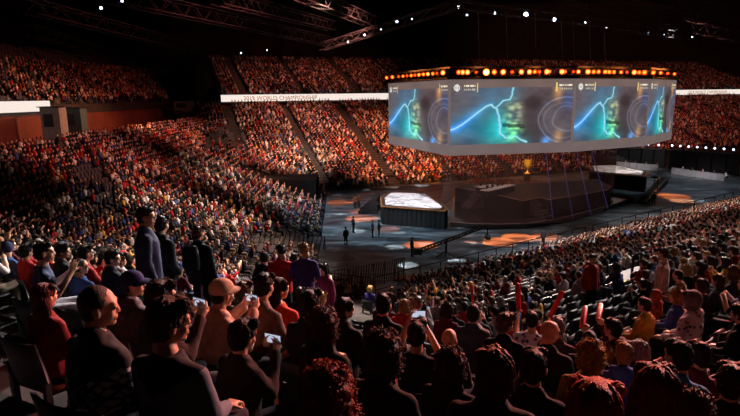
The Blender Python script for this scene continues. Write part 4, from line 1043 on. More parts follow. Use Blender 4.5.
for s in SEG.values():
    for i in range(1, (LEFT_TOP if s.name == 'left' else NR)+1):
        a, b = s.row(i); L = (b-a).length; n = int(L/PITCHX); off = random.random()*.2
        for k in range(n):
            p = a+(b-a).normalized()*((k+.5)*PITCHX+off); z = s.z(i)
            u, v, d = project((p.x, p.y, z+1.15))
            if d < 1.0 or u < -45 or u > 785 or v < -10 or v > 480: continue
            if in_aisle(s, p) or blocked(s, p, z): continue
            if s.name == 'far' and far_a(p) > 128: continue
            q = V2(p.x, p.y)
            occ = not empty_seat(s, p, i, u, v) and random.random() > (.16 if s.name == 'right' else .05)
            SEATS.append([d, s, i, p, z, occ, u, v])
SEATS.sort(key=lambda r: r[0])
UP = []
for b in BANKS:
    for i in range(0, b.n+1):
        a, c = b.row(i); L = (c-a).length; n = int(L/.62)
        for k in range(n):
            p = a+(c-a).normalized()*((k+.5)*.62+random.random()*.2); z = b.z(i)
            u, v, d = project((p.x, p.y, z+1.15))
            if d < 1 or u < -30 or u > 770: continue
            al = b.along(p)
            if any(abs(al % 11.5-5) < .8 for _ in (0,)): continue
            if b.name == 'upper left':
                if i > 17: UP.append((b, p, z, False)); continue
                dens = .78 if u > 60 else .5
            else:
                if i > 21: continue
                dens = .86
            UP.append((b, p, z, random.random() < dens))
# ------------------------------------------------------------------ small figures for the mass of the crowd
def lp_caps(a, b, ra, rb, n=5):
    a, b = np.array(a, float), np.array(b, float); d = b-a; L = np.linalg.norm(d); d = d/L
    u = np.array([0, 0, 1.]) if abs(d[2]) < .9 else np.array([0, 1., 0]); e = np.cross(d, u); e /= np.linalg.norm(e); f = np.cross(e, d)
    V = []
    for p, r in ((a, ra), (b, rb)):
        for j in range(n):
            t = 2*PI*j/n; V.append(p+(e*math.cos(t)+f*math.sin(t))*r)
    Fc = [[j, (j+1) % n, n+(j+1) % n, n+j] for j in range(n)]
    V.append(a-d*ra*.5); V.append(b+d*rb*.5)
    for j in range(n): Fc.append([2*n, (j+1) % n, j, -1]); Fc.append([2*n+1, n+j, n+(j+1) % n, -1])
    return np.array(V), Fc
def lp_ball(c, r, n=6, m=4):
    V = [np.array(c)+np.array([0, 0, r[2]])]; Fc = []
    for i in range(1, m):
        t = PI*i/m
        for j in range(n):
            a = 2*PI*j/n; V.append(np.array(c)+np.array([r[0]*math.sin(t)*math.cos(a), r[1]*math.sin(t)*math.sin(a), r[2]*math.cos(t)]))
    V.append(np.array(c)-np.array([0, 0, r[2]])); last = len(V)-1
    for j in range(n): Fc.append([0, 1+j, 1+(j+1) % n, -1]); Fc.append([last, last-n+(j+1) % n, last-n+j, -1])
    for i in range(m-2):
        for j in range(n): a = 1+i*n; Fc.append([a+j, a+n+j, a+n+(j+1) % n, a+(j+1) % n])
    return np.array(V), Fc
def lp_person(kind, pose):
    """kind 0: about 45 faces; kind 1: about 170. Returns V, F(quads, -1 pads triangles), slot per vertex (0 skin 1 top 2 legs 3 hair)"""
    P = []
    lean = [.0, .08, -.03, .04][pose % 4]
    if kind:
        P += [(lp_caps((0, 0, .52), (0, lean, .98), .17, .19, 7), 1), (lp_caps((0, lean, 1.0), (0, lean+.02, 1.12), .12, .05, 6), 1), (lp_ball((0, .04+lean, 1.27), (.08, .1, .12)), 0), (lp_ball((0, .015+lean, 1.31), (.088, .1, .1)), 3)]
        for sx in (-1, 1):
            P += [(lp_caps((sx*.1, .0, .52), (sx*.13, .44, .52), .095, .075), 2), (lp_caps((sx*.13, .46, .5), (sx*.12, .46, .1), .065, .05), 2)]
            if pose == 2 and sx == 1: P += [(lp_caps((sx*.2, lean, 1.0), (sx*.33, .2, 1.2), .06, .05), 1), (lp_caps((sx*.33, .2, 1.2), (sx*.25, .3, 1.5), .045, .04), 0)]
            elif pose == 3: P += [(lp_caps((sx*.2, lean, 1.0), (sx*.24, .2, .8), .06, .05), 1), (lp_caps((sx*.24, .2, .8), (sx*.05, .36, 1.05), .045, .045), 0)]
            else: P += [(lp_caps((sx*.2, lean, 1.0), (sx*.25, .06, .76), .06, .05), 1), (lp_caps((sx*.25, .06, .76), (sx*.12, .32, .66), .045, .04), 0 if pose == 1 else 1)]
    else:
        P += [(lp_caps((0, 0, .5), (0, lean, 1.06), .17, .17, 5), 1), (lp_ball((0, .05+lean, 1.26), (.085, .1, .12), 5, 3), 0), (lp_ball((0, .0+lean, 1.31), (.09, .1, .1), 4, 2), 3), (lp_caps((0, .05, .52), (0, .5, .5), .14, .13, 4), 2), (lp_caps((0, .48, .48), (0, .48, .08), .12, .08, 4), 2)]
        P += [(lp_caps((-.22, .1, .9), (.22 if pose != 2 else .3, .22, .72 if pose != 2 else 1.3), .06, .06, 4), 0 if pose > 1 else 1)]
    V = []; Fc = []; S = []; b = 0
    for (v, f), sl in P:
        V.append(v); S += [sl]*len(v); Fc += [[x+b if x >= 0 else -1 for x in q] for q in f]; b += len(v)
    return np.concatenate(V), np.array(Fc), np.array(S)
LP = [[lp_person(k, p) for p in range(4)] for k in (0, 1)]
SKINS = [srgb(*c)[:3] for c in ((226, 178, 150), (214, 160, 130), (196, 142, 112), (150, 100, 74), (232, 190, 168))]
HAIRS = [srgb(*c)[:3] for c in ((16, 13, 12), (22, 17, 15), (32, 23, 18), (44, 30, 22), (70, 50, 34), (60, 56, 54))]
def palette(name):
    base = [((140, 26, 28), 8), ((180, 40, 40), 4), ((22, 22, 26), 20), ((44, 42, 46), 12), ((220, 212, 206), 9), ((150, 144, 144), 5), ((40, 52, 96), 5), ((66, 88, 140), 3), ((120, 84, 56), 3), ((196, 150, 60), 1.5), ((80, 30, 40), 5), ((60, 90, 80), 1.5), ((120, 60, 110), 1)]
    cols = [srgb(*c)[:3] for c, w in base]; w = np.array([w for c, w in base]); return cols, w/w.sum()
PAL, PW = palette('')
LEGC = [srgb(*c)[:3] for c in ((30, 32, 40), (44, 52, 78), (26, 26, 28), (80, 76, 72), (120, 110, 96))]
def build_mass(name, items, mat_):
    """items: (x, y, z, rot, kind, pose, scale, tops) -> one mesh object"""
    VV = []; FF = []; CC = []; base = 0
    for (x, y, z, rot, kind, pose, sca, top) in items:
        V, Fc, S = LP[kind][pose]; c, s_ = math.cos(rot), math.sin(rot)
        W = np.empty_like(V); W[:, 0] = (V[:, 0]*c-V[:, 1]*s_)*sca+x; W[:, 1] = (V[:, 0]*s_+V[:, 1]*c)*sca+y; W[:, 2] = V[:, 2]*sca+z
        cols = np.array([SKINS[RNG.integers(5)], top, LEGC[RNG.integers(5)], HAIRS[RNG.integers(6)]])
        VV.append(W); CC.append(cols[S]); FF.append(np.where(Fc >= 0, Fc+base, -1)); base += len(V)
    V = np.concatenate(VV); Fc = np.concatenate(FF); C = np.concatenate(CC)
    n = np.where(Fc[:, 3] < 0, 3, 4); loops = Fc[Fc >= 0]
    me = bpy.data.meshes.new(name); me.vertices.add(len(V)); me.vertices.foreach_set('co', V.astype(np.float32).ravel())
    me.loops.add(len(loops)); me.loops.foreach_set('vertex_index', loops.astype(np.int32))
    me.polygons.add(len(Fc)); st = np.concatenate([[0], np.cumsum(n)[:-1]]); me.polygons.foreach_set('loop_start', st.astype(np.int32)); me.polygons.foreach_set('loop_total', n.astype(np.int32))
    me.update(calc_edges=True); me.polygons.foreach_set('use_smooth', [True]*len(Fc))
    at_ = me.color_attributes.new('dye', 'FLOAT_COLOR', 'POINT'); at_.data.foreach_set('color', np.concatenate([C, np.ones((len(C), 1))], 1).astype(np.float32).ravel())
    return link(name, me, mat_)
M_MASS = mat('crowd_dye', rough=.8, attr='dye', spec=.2)
import time as _t; _t0 = _t.time()
# ------------------------------------------------------------------ the people one can make out, by where they sit
HEADH = {k: (p.head.z, p.head.y) for k, p in POSES.items()}
HEROES = []                                             # (seg, row, t-point, u, v, depth)
def place(u, v, pose, seg=None, row=None, turn=0, dz=0, **kw):
    h, hy = HEADH[pose]; best = None
    for nm in ([seg] if seg else ['near']):
        s = SEG[nm]
        rr = []
        for i in range(8, NR+1):
            q = row_point_u(s, i, u, h)
            if q and -.005 <= q[2] <= 1.005:
                e = abs(q[1][1]-v) if row is None else abs(q[1][2]-row)/row*55+abs(q[1][1]-v)*.5
                if any(hs is s and hi == i and (hp-q[0]).length < .54 for hs, hi, hp, *_r in HEROES): e += 1000
                if row is None and q[1][2] < 1.7: continue
                if best is None or e < best[0]: best = (e, s, i, q[0], q[1])
    if best is None: print('NO PLACE', u, v, kw.get('label')); return None
    e, s, i, p, pr = best; z = s.z(i)+dz
    if dz:
        stp = empty('raised_step', (p.x, p.y, s.z(i)), s.rot); tag(stp, 'dark raised step under the '+' '.join(kw['label'].split()[:9]), 'step'); MB().box((0, .1, dz/2), (.5, .56, dz-.004)).build('block', M_CONC, stp); MB().box((0, .4, dz-.02), (.6, .03, .03)).build('nosing', M_BLACKM, stp)
    # body size so that the head meets its sight line
    lo, hi = (.90, 1.11); sc_ = 1.0
    f = lambda k: project((p.x, p.y, z+h*k))[1]-v
    if f(lo)*f(hi) < 0:
        for _ in range(20):
            m = (lo+hi)/2
            if f(lo)*f(m) <= 0: hi = m
            else: lo = m
        sc_ = (lo+hi)/2
    else: sc_ = lo if abs(f(lo)) < abs(f(hi)) else hi
    off = Vector((0, .10 if not POSES[pose].sit else 0, 0))
    r = s.rot; o3 = Matrix.Rotation(r, 3, 'Z') @ off
    col = kw.pop('scale', 1)
    o = person(pose, (p.x+o3.x, p.y+o3.y, z+.004), r+R_(turn), scale=sc_*col, **kw)
    hp_ = project((p.x, p.y, z+h*sc_)); 
    if abs(hp_[1]-v) > 6: print('OFF', (u, v), 'row', i, 'd', round(pr[2], 1), 'got', round(hp_[1]), kw.get('label', '')[:40])
    for h_ in HEROES:
        if h_[0] is s and abs(h_[1]-i) == 0 and (h_[2]-p).length < .5: print('CLASH', kw.get('label', '')[:40], '|', h_[7]['label'][:40], round((h_[2]-p).length, 2))
    HEROES.append((s, i, p, u, v, pr[2], POSES[pose].sit, o))
    return o
def pattern_mat(name, kind):
    m = mat(name, objcol=True, rough=.85); nt = m.node_tree; b = nt.nodes['Principled BSDF']; L = nt.links.new
    tc = nt.nodes.new('ShaderNodeTexCoord'); mp = nt.nodes.new('ShaderNodeMapping'); L(tc.outputs['Object'], mp.inputs[0])
    mx = nt.nodes.new('ShaderNodeMix'); mx.data_type = 'RGBA'
    if kind == 'zigzag':
        sep = nt.nodes.new('ShaderNodeSeparateXYZ'); L(tc.outputs['Object'], sep.inputs[0])
        def M(op, x, y=None, v=0.0):
            n = nt.nodes.new('ShaderNodeMath'); n.operation = op; L(x, n.inputs[0])
            if y is not None: L(y, n.inputs[1])
            else: n.inputs[1].default_value = v
            return n.outputs[0]
        p_, q_ = M('ADD', sep.outputs[0], sep.outputs[2]), M('SUBTRACT', sep.outputs[0], sep.outputs[2])
        f1, f2 = M('FRACT', M('MULTIPLY', p_, None, 8.0)), M('FRACT', M('MULTIPLY', q_, None, 8.0)); g1, g2 = M('FRACT', M('MULTIPLY', p_, None, 16.0)), M('FRACT', M('MULTIPLY', q_, None, 16.0))
        ln = M('MAXIMUM', M('MULTIPLY', M('LESS_THAN', f1, None, .42), M('LESS_THAN', g2, None, .62)), M('MULTIPLY', M('LESS_THAN', f2, None, .42), M('LESS_THAN', g1, None, .62)))
        zz = M('ADD', sep.outputs[2], M('MULTIPLY', M('ABSOLUTE', sep.outputs[0]), None, -.55))
        band = M('MULTIPLY', M('LESS_THAN', zz, None, .86), M('GREATER_THAN', zz, None, .62))
        L(M('MULTIPLY', ln, band), mx.inputs['Factor']); mx.inputs['B'].default_value = srgb(205, 202, 208)
    elif kind == 'panel':
        s2 = nt.nodes.new('ShaderNodeSeparateXYZ'); L(tc.outputs['Object'], s2.inputs[0]); g = nt.nodes.new('ShaderNodeMath'); g.operation = 'LESS_THAN'; g.inputs[1].default_value = .93
        n = nt.nodes.new('ShaderNodeMath'); n.operation = 'ABSOLUTE'; L(s2.outputs[0], n.inputs[0]); a2 = nt.nodes.new('ShaderNodeMath'); a2.operation = 'MULTIPLY_ADD'; a2.inputs[1].default_value = -.6; L(n.outputs[0], a2.inputs[0]); L(s2.outputs[2], a2.inputs[2]); L(a2.outputs[0], g.inputs[0]); L(g.outputs[0], mx.inputs['Factor']); mx.inputs['B'].default_value = srgb(96, 104, 116)
    else:
        vo = nt.nodes.new('ShaderNodeTexVoronoi'); vo.inputs['Scale'].default_value = 14; L(tc.outputs['Object'], vo.inputs[0]); rp = nt.nodes.new('ShaderNodeValToRGB'); rp.color_ramp.elements[0].position = .3; rp.color_ramp.elements[1].position = .45
        L(vo.outputs['Distance'], rp.inputs[0]); L(rp.outputs[0], mx.inputs['Factor']); mx.inputs['B'].default_value = srgb(225, 210, 215)
    oi = [n for n in nt.nodes if n.type == 'OBJECT_INFO'][0]; L(oi.outputs['Color'], mx.inputs['A']); L(mx.outputs['Result'], b.inputs['Base Color']); return m
M_ZIG = pattern_mat('zigzag_cloth', 'zigzag'); M_PANEL = pattern_mat('two_tone_cloth', 'panel'); M_SPOTS = pattern_mat('spotted_cloth', 'spots')
DK = (30, 30, 34); BK = (22, 22, 25); NV = (36, 42, 66)
# --- nearest rows, left to right
place(90, 311, 'lookright', 'near', 3.3, -4, top='coat', topc=BK, topmat=M_ZIG, hair='crop', hairc=(58, 38, 26), label='person with cropped hair in black coat with pale zigzag pattern across the back')
h = place(163, 327, 'lookright', 'near', 3.2, 6, top='sweater', topc=BK, topmat=M_PANEL, hair='tousled', hairc=(84, 74, 68), label='grey curly haired person wearing glasses and a black top with slate panel'); glasses(h, 'lookright')
h = place(232, 366, 'phone', 'near', 2.9, -14, top='coat', topc=(40, 30, 30), hair='tousled', hairc=(26, 18, 16), label='big dark haired person in the nearest row raising a phone low with both hands'); phone(h, 'phone', 'phone held low by the big dark haired person in the nearest row')
h = place(213, 297, 'phone', 'near', 4.2, -16, top='coat', topc=(196, 160, 140), hair='cap', hairc=(214, 178, 150), label='person in beige baseball cap and beige fleece coat holding a phone'); phone(h, 'phone', 'phone held by the person in beige cap and fleece')
place(253, 283, 'chin', 'near', 5.6, -8, top='jacket', topc=(112, 88, 80), hair='short', hairc=(26, 20, 18), label='dark haired person in taupe jacket seen from behind beside the beige cap')
place(277, 290, 'lookright', 'near', 6.4, 4, top='sweater', topc=(214, 62, 34), hair='long', hairc=(46, 28, 22), label='person with long dark brown hair and bright orange red sweater')
place(308, 306, 'lap', 'near', 5.2, 0, top='jacket', topc=BK, hair='tousled', hairc=(30, 20, 18), label='dark haired person in black jacket behind the orange red sweater, just right of it')
place(322, 328, 'lap', 'near', 3.9, -6, top='hoodie', topc=(34, 24, 24), hair='curly', hairc=(70, 28, 22), label='person with dark auburn hair in dark hoodie in front of the slatted fence')
place(326, 399, 'lap', 'near', 2.4, 0, top='coat', topc=(50, 26, 22), hair='bigcurly', hairc=(140, 50, 26), label='person with a huge mass of red curly hair at bottom, left of centre')
place(342, 311, 'lookright', 'near', 5.8, -6, top='jacket', topc=DK, hair='long', hairc=(24, 20, 20), label='person with long straight black hair and dark grey jacket near the slatted fence')
place(383, 306, 'lap', 'near', 6.2, 4, top='jacket', topc=BK, hair='short', hairc=(24, 20, 18), label='broad person with short black hair and black jacket, right of the long black hair')
place(381, 357, 'lap', 'near', 4.2, -6, top='tee', topc=(30, 22, 22), hair='curly', hairc=(52, 28, 22), label='person with curly dark hair in dark short sleeved top at bottom centre')
h = place(415.5, 338, 'phone_up', 'near', 4.9, 6, top='tee', topc=(34, 26, 28), hair='short', hairc=(50, 28, 22), label='dark haired person in dark t-shirt holding a phone up at bottom centre'); phone(h, 'phone_up', 'phone held up high by the dark t-shirt at bottom centre')
place(448.5, 341, 'lap', 'near', 5.3, 0, top='jacket', topc=(46, 32, 32), hair='none', label='bald person in dark brown jacket at bottom centre')
place(450, 368, 'lap', 'near', 3.8, -5, top='hoodie', topc=(26, 20, 22), hair='curly', hairc=(46, 24, 22), label='person with thick dark wavy hair in black hoodie in front of the bald head')
place(492, 377, 'lookleft', 'near', 2.9, 8, top='coat', topc=BK, hair='bob', hairc=(70, 28, 22), label='person with reddish dark bobbed hair and black coat in the second nearest row')
place(533, 370, 'lap', 'near', 4.0, 0, top='jacket', topc=(28, 20, 20), hair='short', hairc=(36, 26, 24), label='person with short dark hair and black jacket, right of the reddish bob')
place(548, 335, 'lookright', 'near', 6.3, -4, top='jacket', topc=BK, hair='none', skin=(226, 160, 128), label='bald person in black jacket facing the big screen, right of centre')
place(504, 326, 'lookright', 'near', 6.5, 0, top='jacket', topc=DK, hair='tousled', hairc=(112, 82, 56), label='person with wavy light brown hair and dark jacket left of the bald head')
place(473, 311, 'lap', 'near', 7.4, 0, top='jacket', topc=(72, 78, 96), hair='short', hairc=(52, 48, 48), label='person in slate blue suit jacket with short greying hair')
h = place(531, 321, 'stick', 'near', 8.1, 0, top='tee', topc=(80, 60, 110), topmat=M_SPOTS, hair='short', hairc=(30, 26, 24), label='person in spotted purple shirt raising two red cheering sticks')
stick(h, 'stick', 0, 'left of two upright red cheering sticks raised in the centre right', (-.1, -.1)); stick(h, 'stick', 1, 'right of two upright red cheering sticks, leaning right, in centre right', (-.1, .35))
place(557, 324, 'lap', 'near', 7.9, -6, top='jacket', topc=(90, 90, 100), hair='short', hairc=(150, 144, 140), label='white haired person in grey jacket beyond the bald person in black')
h = place(587.5, 344, 'phone', 'near', 6.0, -6, top='jacket', topc=NV, hair='crop', hairc=(60, 44, 36), label='person with cropped hair and navy jacket holding a lit phone'); phone(h, 'phone', 'lit phone held by the cropped haired person in navy jacket')
place(589, 329, 'lookleft', 'near', 8.2, 10, top='sweater', topc=(150, 116, 70), hair='curly', hairc=(190, 136, 66), scale=.9, label='person with big blonde curly hair beyond the navy jacket')
place(604, 345, 'lap', 'near', 6.6, 0, top='sweater', topc=(170, 110, 60), hair='curly', hairc=(190, 140, 70), scale=.9, label='small person with blonde curls and tan sweater next to the navy jacket')
place(624, 341, 'lap', 'near', 6.4, 6, top='hoodie', topc=(60, 84, 160), hair='short', hairc=(150, 110, 66), scale=.92, label='light brown haired person in blue hoodie at lower right')
place(639, 354, 'lookleft', 'near', 5.2, 4, top='hoodie', topc=(40, 36, 40), hair='bob', hairc=(150, 132, 112), label='person with ash blonde bob and dark hooded coat at lower right')
place(676.5, 355, 'lookleft', 'near', 5.0, 0, top='jacket', topc=(52, 120, 176), hair='short', hairc=(28, 24, 26), label='dark haired person in bright blue jacket at lower right')
place(697, 352, 'lookleft', 'near', 4.8, 0, top='coat', topc=(118, 24, 44), hair='short', hairc=(34, 24, 22), label='person in maroon coat at the lower right edge')
place(655, 397, 'lap', 'near', 2.8, 8, top='coat', topc=(34, 20, 22), hair='bob', hairc=(88, 30, 26), label='person with dark red bobbed hair in the nearest row at bottom right')
place(693, 414, 'lap', 'near', 2.6, 0, top='coat', topc=(40, 20, 22), hair='curly', hairc=(84, 30, 24), label='person with dark red curls at the bottom right corner')
place(592, 419, 'lap', 'near', 2.0, 0, top='coat', topc=(60, 26, 22), hair='long', hairc=(196, 66, 32), label='person with straight orange red hair cut off by the bottom edge')
place(730, 385, 'lap', 'near', 3.4, 0, top='coat', topc=(40, 24, 26), hair='short', hairc=(40, 26, 24), label='dark haired person in dark coat at the far right edge, lowest row')
# --- right block beyond the kink
place(646, 306, 'lap', 'right', None, 0, top='jacket', topc=(190, 132, 40), hair='short', hairc=(54, 40, 30), label='person in mustard yellow jacket on the right')
place(657, 300, 'lap', 'right', None, 0, top='hoodie', topc=(200, 84, 36), hair='hood', hairc=(196, 80, 36), label='person in orange hoodie with raised hood on the right')
place(679, 301, 'lookleft', 'right', None, 6, top='jacket', topc=(64, 76, 150), hair='curly', hairc=(150, 104, 66), scale=1.05, label='person with wavy light brown hair and indigo jacket on the right')
place(692, 294, 'lap', 'right', None, 0, top='hoodie', topc=(90, 90, 96), topmat=M_SPOTS, hair='hood', hairc=(120, 118, 122), label='person in black and white spotted hoodie with hood up at right')
h = place(617, 331, 'stick', 'right', None, 0, top='hoodie', topc=(60, 26, 28), hair='short', hairc=(34, 26, 24), label='person in dark maroon hoodie with red sticks held low at right')
stick(h, 'stick', 0, 'upper of two low slanting red cheering sticks at right', (-.5, 1.25)); stick(h, 'stick', 1, 'lower of two low slanting red cheering sticks at right', (-.5, 1.4))
place(595, 259, 'upright', 'right', 15.0, 170, top='jacket', topc=(150, 34, 30), legc=BK, hair='short', hairc=(40, 30, 24), label='person standing in red jacket at the aisle of the right stand')
place(668, 252, 'upright', 'right', 13.0, 20, top='sweater', topc=(214, 170, 160), hair='short', hairc=(60, 44, 36), label='person in pale pink sweater standing by the stepped railing on right')
# --- left block
place(38, 246, 'clap', 'near', 7.0, -30, top='tee', topc=(70, 76, 104), legc=(206, 200, 206), hair='short', hairc=(52, 36, 28), label='person in slate t-shirt and white trousers with raised forearm at the left edge')
h = place(40, 304, 'lap', 'near', 4.5, 0, top='coat', topc=(120, 26, 26), hair='long', hairc=(96, 30, 22), label='person with long dark red hair and red coat at the lower left edge')
place(128, 286, 'lookright', 'near', 5.0, -8, top='hoodie', topc=(84, 84, 90), hair='cap', hairc=(34, 44, 96), label='person in royal blue baseball cap and grey hoodie')
h = place(149, 301, 'phone', 'near', 4.3, -20, top='jacket', topc=(60, 44, 42), hair='short', hairc=(28, 20, 18), label='dark haired person in brown jacket raising a phone behind the grey curls'); phone(h, 'phone', 'phone raised by the person in brown jacket behind the grey curls')
place(60, 252, 'lookright', 'near', 9.0, -10, top='jacket', topc=(44, 44, 52), hair='tousled', hairc=(60, 46, 38), label='brown haired person in charcoal jacket left of the red scarf group')
place(82, 255, 'clap', 'near', 9.2, -10, top='sweater', topc=(180, 40, 44), hair='short', hairc=(40, 28, 24), label='clapping person in red sweater left of the tall standing person')
place(110, 254, 'lookright', 'near', 9.3, -12, top='jacket', topc=(30, 34, 44), hair='short', hairc=(42, 30, 26), label='person in dark jacket sitting directly left of the tall standing person')
# --- standing people
h = place(142, 217, 'upright', 'near', 7.6, -40, .32, top='coat', topc=(44, 50, 78), legc=(120, 132, 170), hair='short', hairc=(70, 46, 34), scale=1.0, label='tall standing person in navy coat and glasses on the left'); glasses(h, 'upright')
place(158, 225, 'pocket', 'near', 8.5, -6, .28, top='hoodie', topc=(24, 26, 32), hair='short', hairc=(34, 26, 24), label='standing person in black hooded jacket right of the navy coat')
h = place(196, 232, 'upright', 'near', 10.2, 10, .3, top='coat', topc=(18, 20, 26), legc=(18, 18, 22), hair='short', hairc=(90, 36, 26), label='standing person in long black coat wearing a backpack'); backpack(h, 'upright', 'dark backpack worn by the person in long black coat', (26, 28, 34))
h = place(279, 250, 'lookdown', 'near', 11.6, 20, .22, top='jacket', topc=(196, 28, 34), legc=(26, 26, 32), hair='short', hairc=(26, 20, 18), label='standing person in bright red jacket above the slatted fence')
place(262, 259, 'pocket', 'near', 12.2, 0, top='hoodie', topc=(28, 28, 30), hair='beanie', hairc=(44, 40, 40), label='standing person in black hoodie and beanie left of the red jacket')
place(292, 257, 'pocket', 'near', 13.2, -20, .12, top='jacket', topc=(34, 34, 38), hair='short', hairc=(44, 36, 30), label='standing person in charcoal jacket between red jacket and purple sweater')
place(302, 248, 'lookdown', 'near', 11.4, 30, .32, top='sweater', topc=(70, 44, 100), legc=(70, 104, 160), hair='short', hairc=(176, 130, 80), label='fair haired standing person looking down, purple sweater and blue jeans')
place(324, 262, 'walk', 'near', 13.0, 160, top='jacket', topc=(150, 50, 84), legc=DK, hair='bob', hairc=(40, 30, 26), label='standing person in dusky pink jacket at the top of the slatted fence')
# --- centre block
place(369.5, 289, 'lap', 'near', None, 0, top='jacket', topc=(62, 56, 120), hair='bob', hairc=(214, 176, 110), label='blonde person in indigo jacket right of the slatted fence')
place(404, 297, 'lap', 'near', None, 0, top='jacket', topc=(56, 70, 120), hair='short', hairc=(96, 66, 44), label='brown haired person in denim blue jacket at centre')
place(391, 290, 'lookright', 'near', None, 0, top='sweater', topc=(120, 70, 52), hair='short', hairc=(180, 136, 84), label='fair haired person in brown sweater left of the denim jacket')
place(299, 291, 'lap', 'near', None, 0, top='jacket', topc=(56, 60, 76), hair='short', hairc=(90, 66, 46), scale=.95, label='small brown haired person below the fair haired standing person')
place(320, 297, 'lap', 'near', None, 0, top='jacket', topc=(52, 76, 130), hair='tousled', hairc=(190, 150, 90), scale=.95, label='small blond person in blue jacket at the foot of the slatted fence')
place(437, 302, 'stick', 'near', None, 0, top='sweater', topc=(170, 150, 150), hair='short', hairc=(110, 80, 56), label='person in pale grey sweater raising pale sticks at centre')
print('HEROES', _t.time()-_t0)
# --- everybody else: nearest ones one by one, the rest as one mass
COLS = [('red', (160, 28, 32), 9), ('crimson', (196, 44, 48), 4), ('black', (26, 26, 30), 12), ('charcoal', (52, 50, 56), 8), ('white', (214, 208, 204), 6), ('pale grey', (150, 146, 148), 6), ('navy', (40, 50, 92), 6), ('blue', (66, 88, 150), 4), ('tan', (140, 104, 72), 3), ('mustard', (196, 150, 60), 1.5), ('maroon', (88, 30, 42), 6), ('green', (56, 88, 72), 1.5), ('purple', (96, 56, 110), 1.5)]
CW = np.array([c[2] for c in COLS]); CW = CW/CW.sum()
HCOL = [('black', (24, 18, 16)), ('dark brown', (40, 28, 22)), ('brown', (70, 48, 34)), ('light brown', (104, 74, 50)), ('blond', (176, 138, 86)), ('grey', (120, 114, 110)), ('auburn', (96, 44, 28))]
HW = np.array([7, 8, 6, 3, 2, 1.5, 1.5]); HW = HW/HW.sum()
HSTY = [('short', 'short'), ('short', 'cropped', ), ('tousled', 'tousled'), ('long', 'long'), ('bob', 'bobbed'), ('curly', 'curly'), ('tail', 'tied back'), ('cap', 'cap'), ('beanie', 'beanie')]
HSTY = [('short', 'short'), ('crop', 'cropped'), ('tousled', 'tousled'), ('long', 'long'), ('bob', 'bobbed'), ('curly', 'curly'), ('tail', 'tied back'), ('cap', None), ('beanie', None)]
SW = np.array([8, 4, 4, 4, 3, 2, 2, 2, 1.5]); SW = SW/SW.sum()
BLK = {'near': 'centre stand', 'right': 'right stand', 'left': 'left stand'}
def hero_clash(s, i, p, u, v, d):
    for hs, hi, hp, hu, hv, hd, sit_, o in HEROES:
        if hs is s and abs(hi-i) <= (0 if sit_ else 1) and (hp-p).length < (.56 if sit_ else .62) + (.35 if hi != i else 0): return True
        if not sit_ and (hp-p).length < .8: return True
        w = 550/d
        if d < hd and abs(u-hu) < .30*w and -.12*w < v-hv < .26*w: return True          # would hide that face
        if not sit_ and d < hd and abs(u-hu) < .34*w and -.2*w < v-hv < .75*550/hd: return True
        if d >= hd and hd < 6 and abs(u-hu) < .22*550/hd and abs(v-hv) < .2*550/hd: return True   # hidden behind
    return False
free = []
KEEP = []
for rec in SEATS:
    d, s, i, p, z, occ, u, v = rec
    if s.name == 'near' and (d < 5.9 or (d < 9 and u < 70)): continue
    if s.name == 'right' and d < 6.8 : continue
    clash = hero_clash(s, i, p, u, v, d)
    same = any(hs is s and hi == i and (hp-p).length < .56 for hs, hi, hp, *_ in HEROES) or any((not st) and (hp-p).length < .8 for hs, hi, hp, hu, hv, hd, st, o in HEROES)
    if same: continue
    KEEP.append([d, s, i, p, z, occ and not clash, u, v])
NIND = 300-len(HEROES)-17
ind = [r for r in KEEP if r[5] and -5 < r[6] < 745 and r[7] < 425 and r[1].name != 'far'][:NIND]
indset = set(id(r) for r in ind)
byrow = {}
for r in ind: byrow.setdefault((r[1].name, r[2]), []).append(r)
for hs, hi, hp, hu, hv, hd, st_, o in HEROES: byrow.setdefault((hs.name, hi), []).append([hd, hs, hi, hp, 0, None, hu, hv])
rown = {}
for (nm, i) in byrow: rown.setdefault(nm, []).append(i)
for nm in rown: rown[nm].sort(reverse=True)
PP = ['lap', 'lean', 'lookleft', 'lookright', 'phone', 'stick', 'clap', 'chin']; PWt = np.array([7, 4, 3, 3, 1, .3, 2.5, 2]); PWt = PWt/PWt.sum()
STY = ['jacket', 'hoodie', 'tee', 'sweater', 'coat']; TXT = {'jacket': 'jacket', 'hoodie': 'hoodie', 'tee': 'tee', 'sweater': 'sweater', 'coat': 'coat'}
CNT = ['first', 'second', 'third', 'fourth', 'fifth', 'sixth', 'seventh', 'eighth', 'ninth', 'tenth', 'eleventh', 'twelfth', 'thirteenth', 'fourteenth', 'fifteenth', 'sixteenth', 'seventeenth', 'eighteenth', 'nineteenth', 'twentieth'] 
nth = lambda n: CNT[n-1] if n <= 20 else ordw(n)
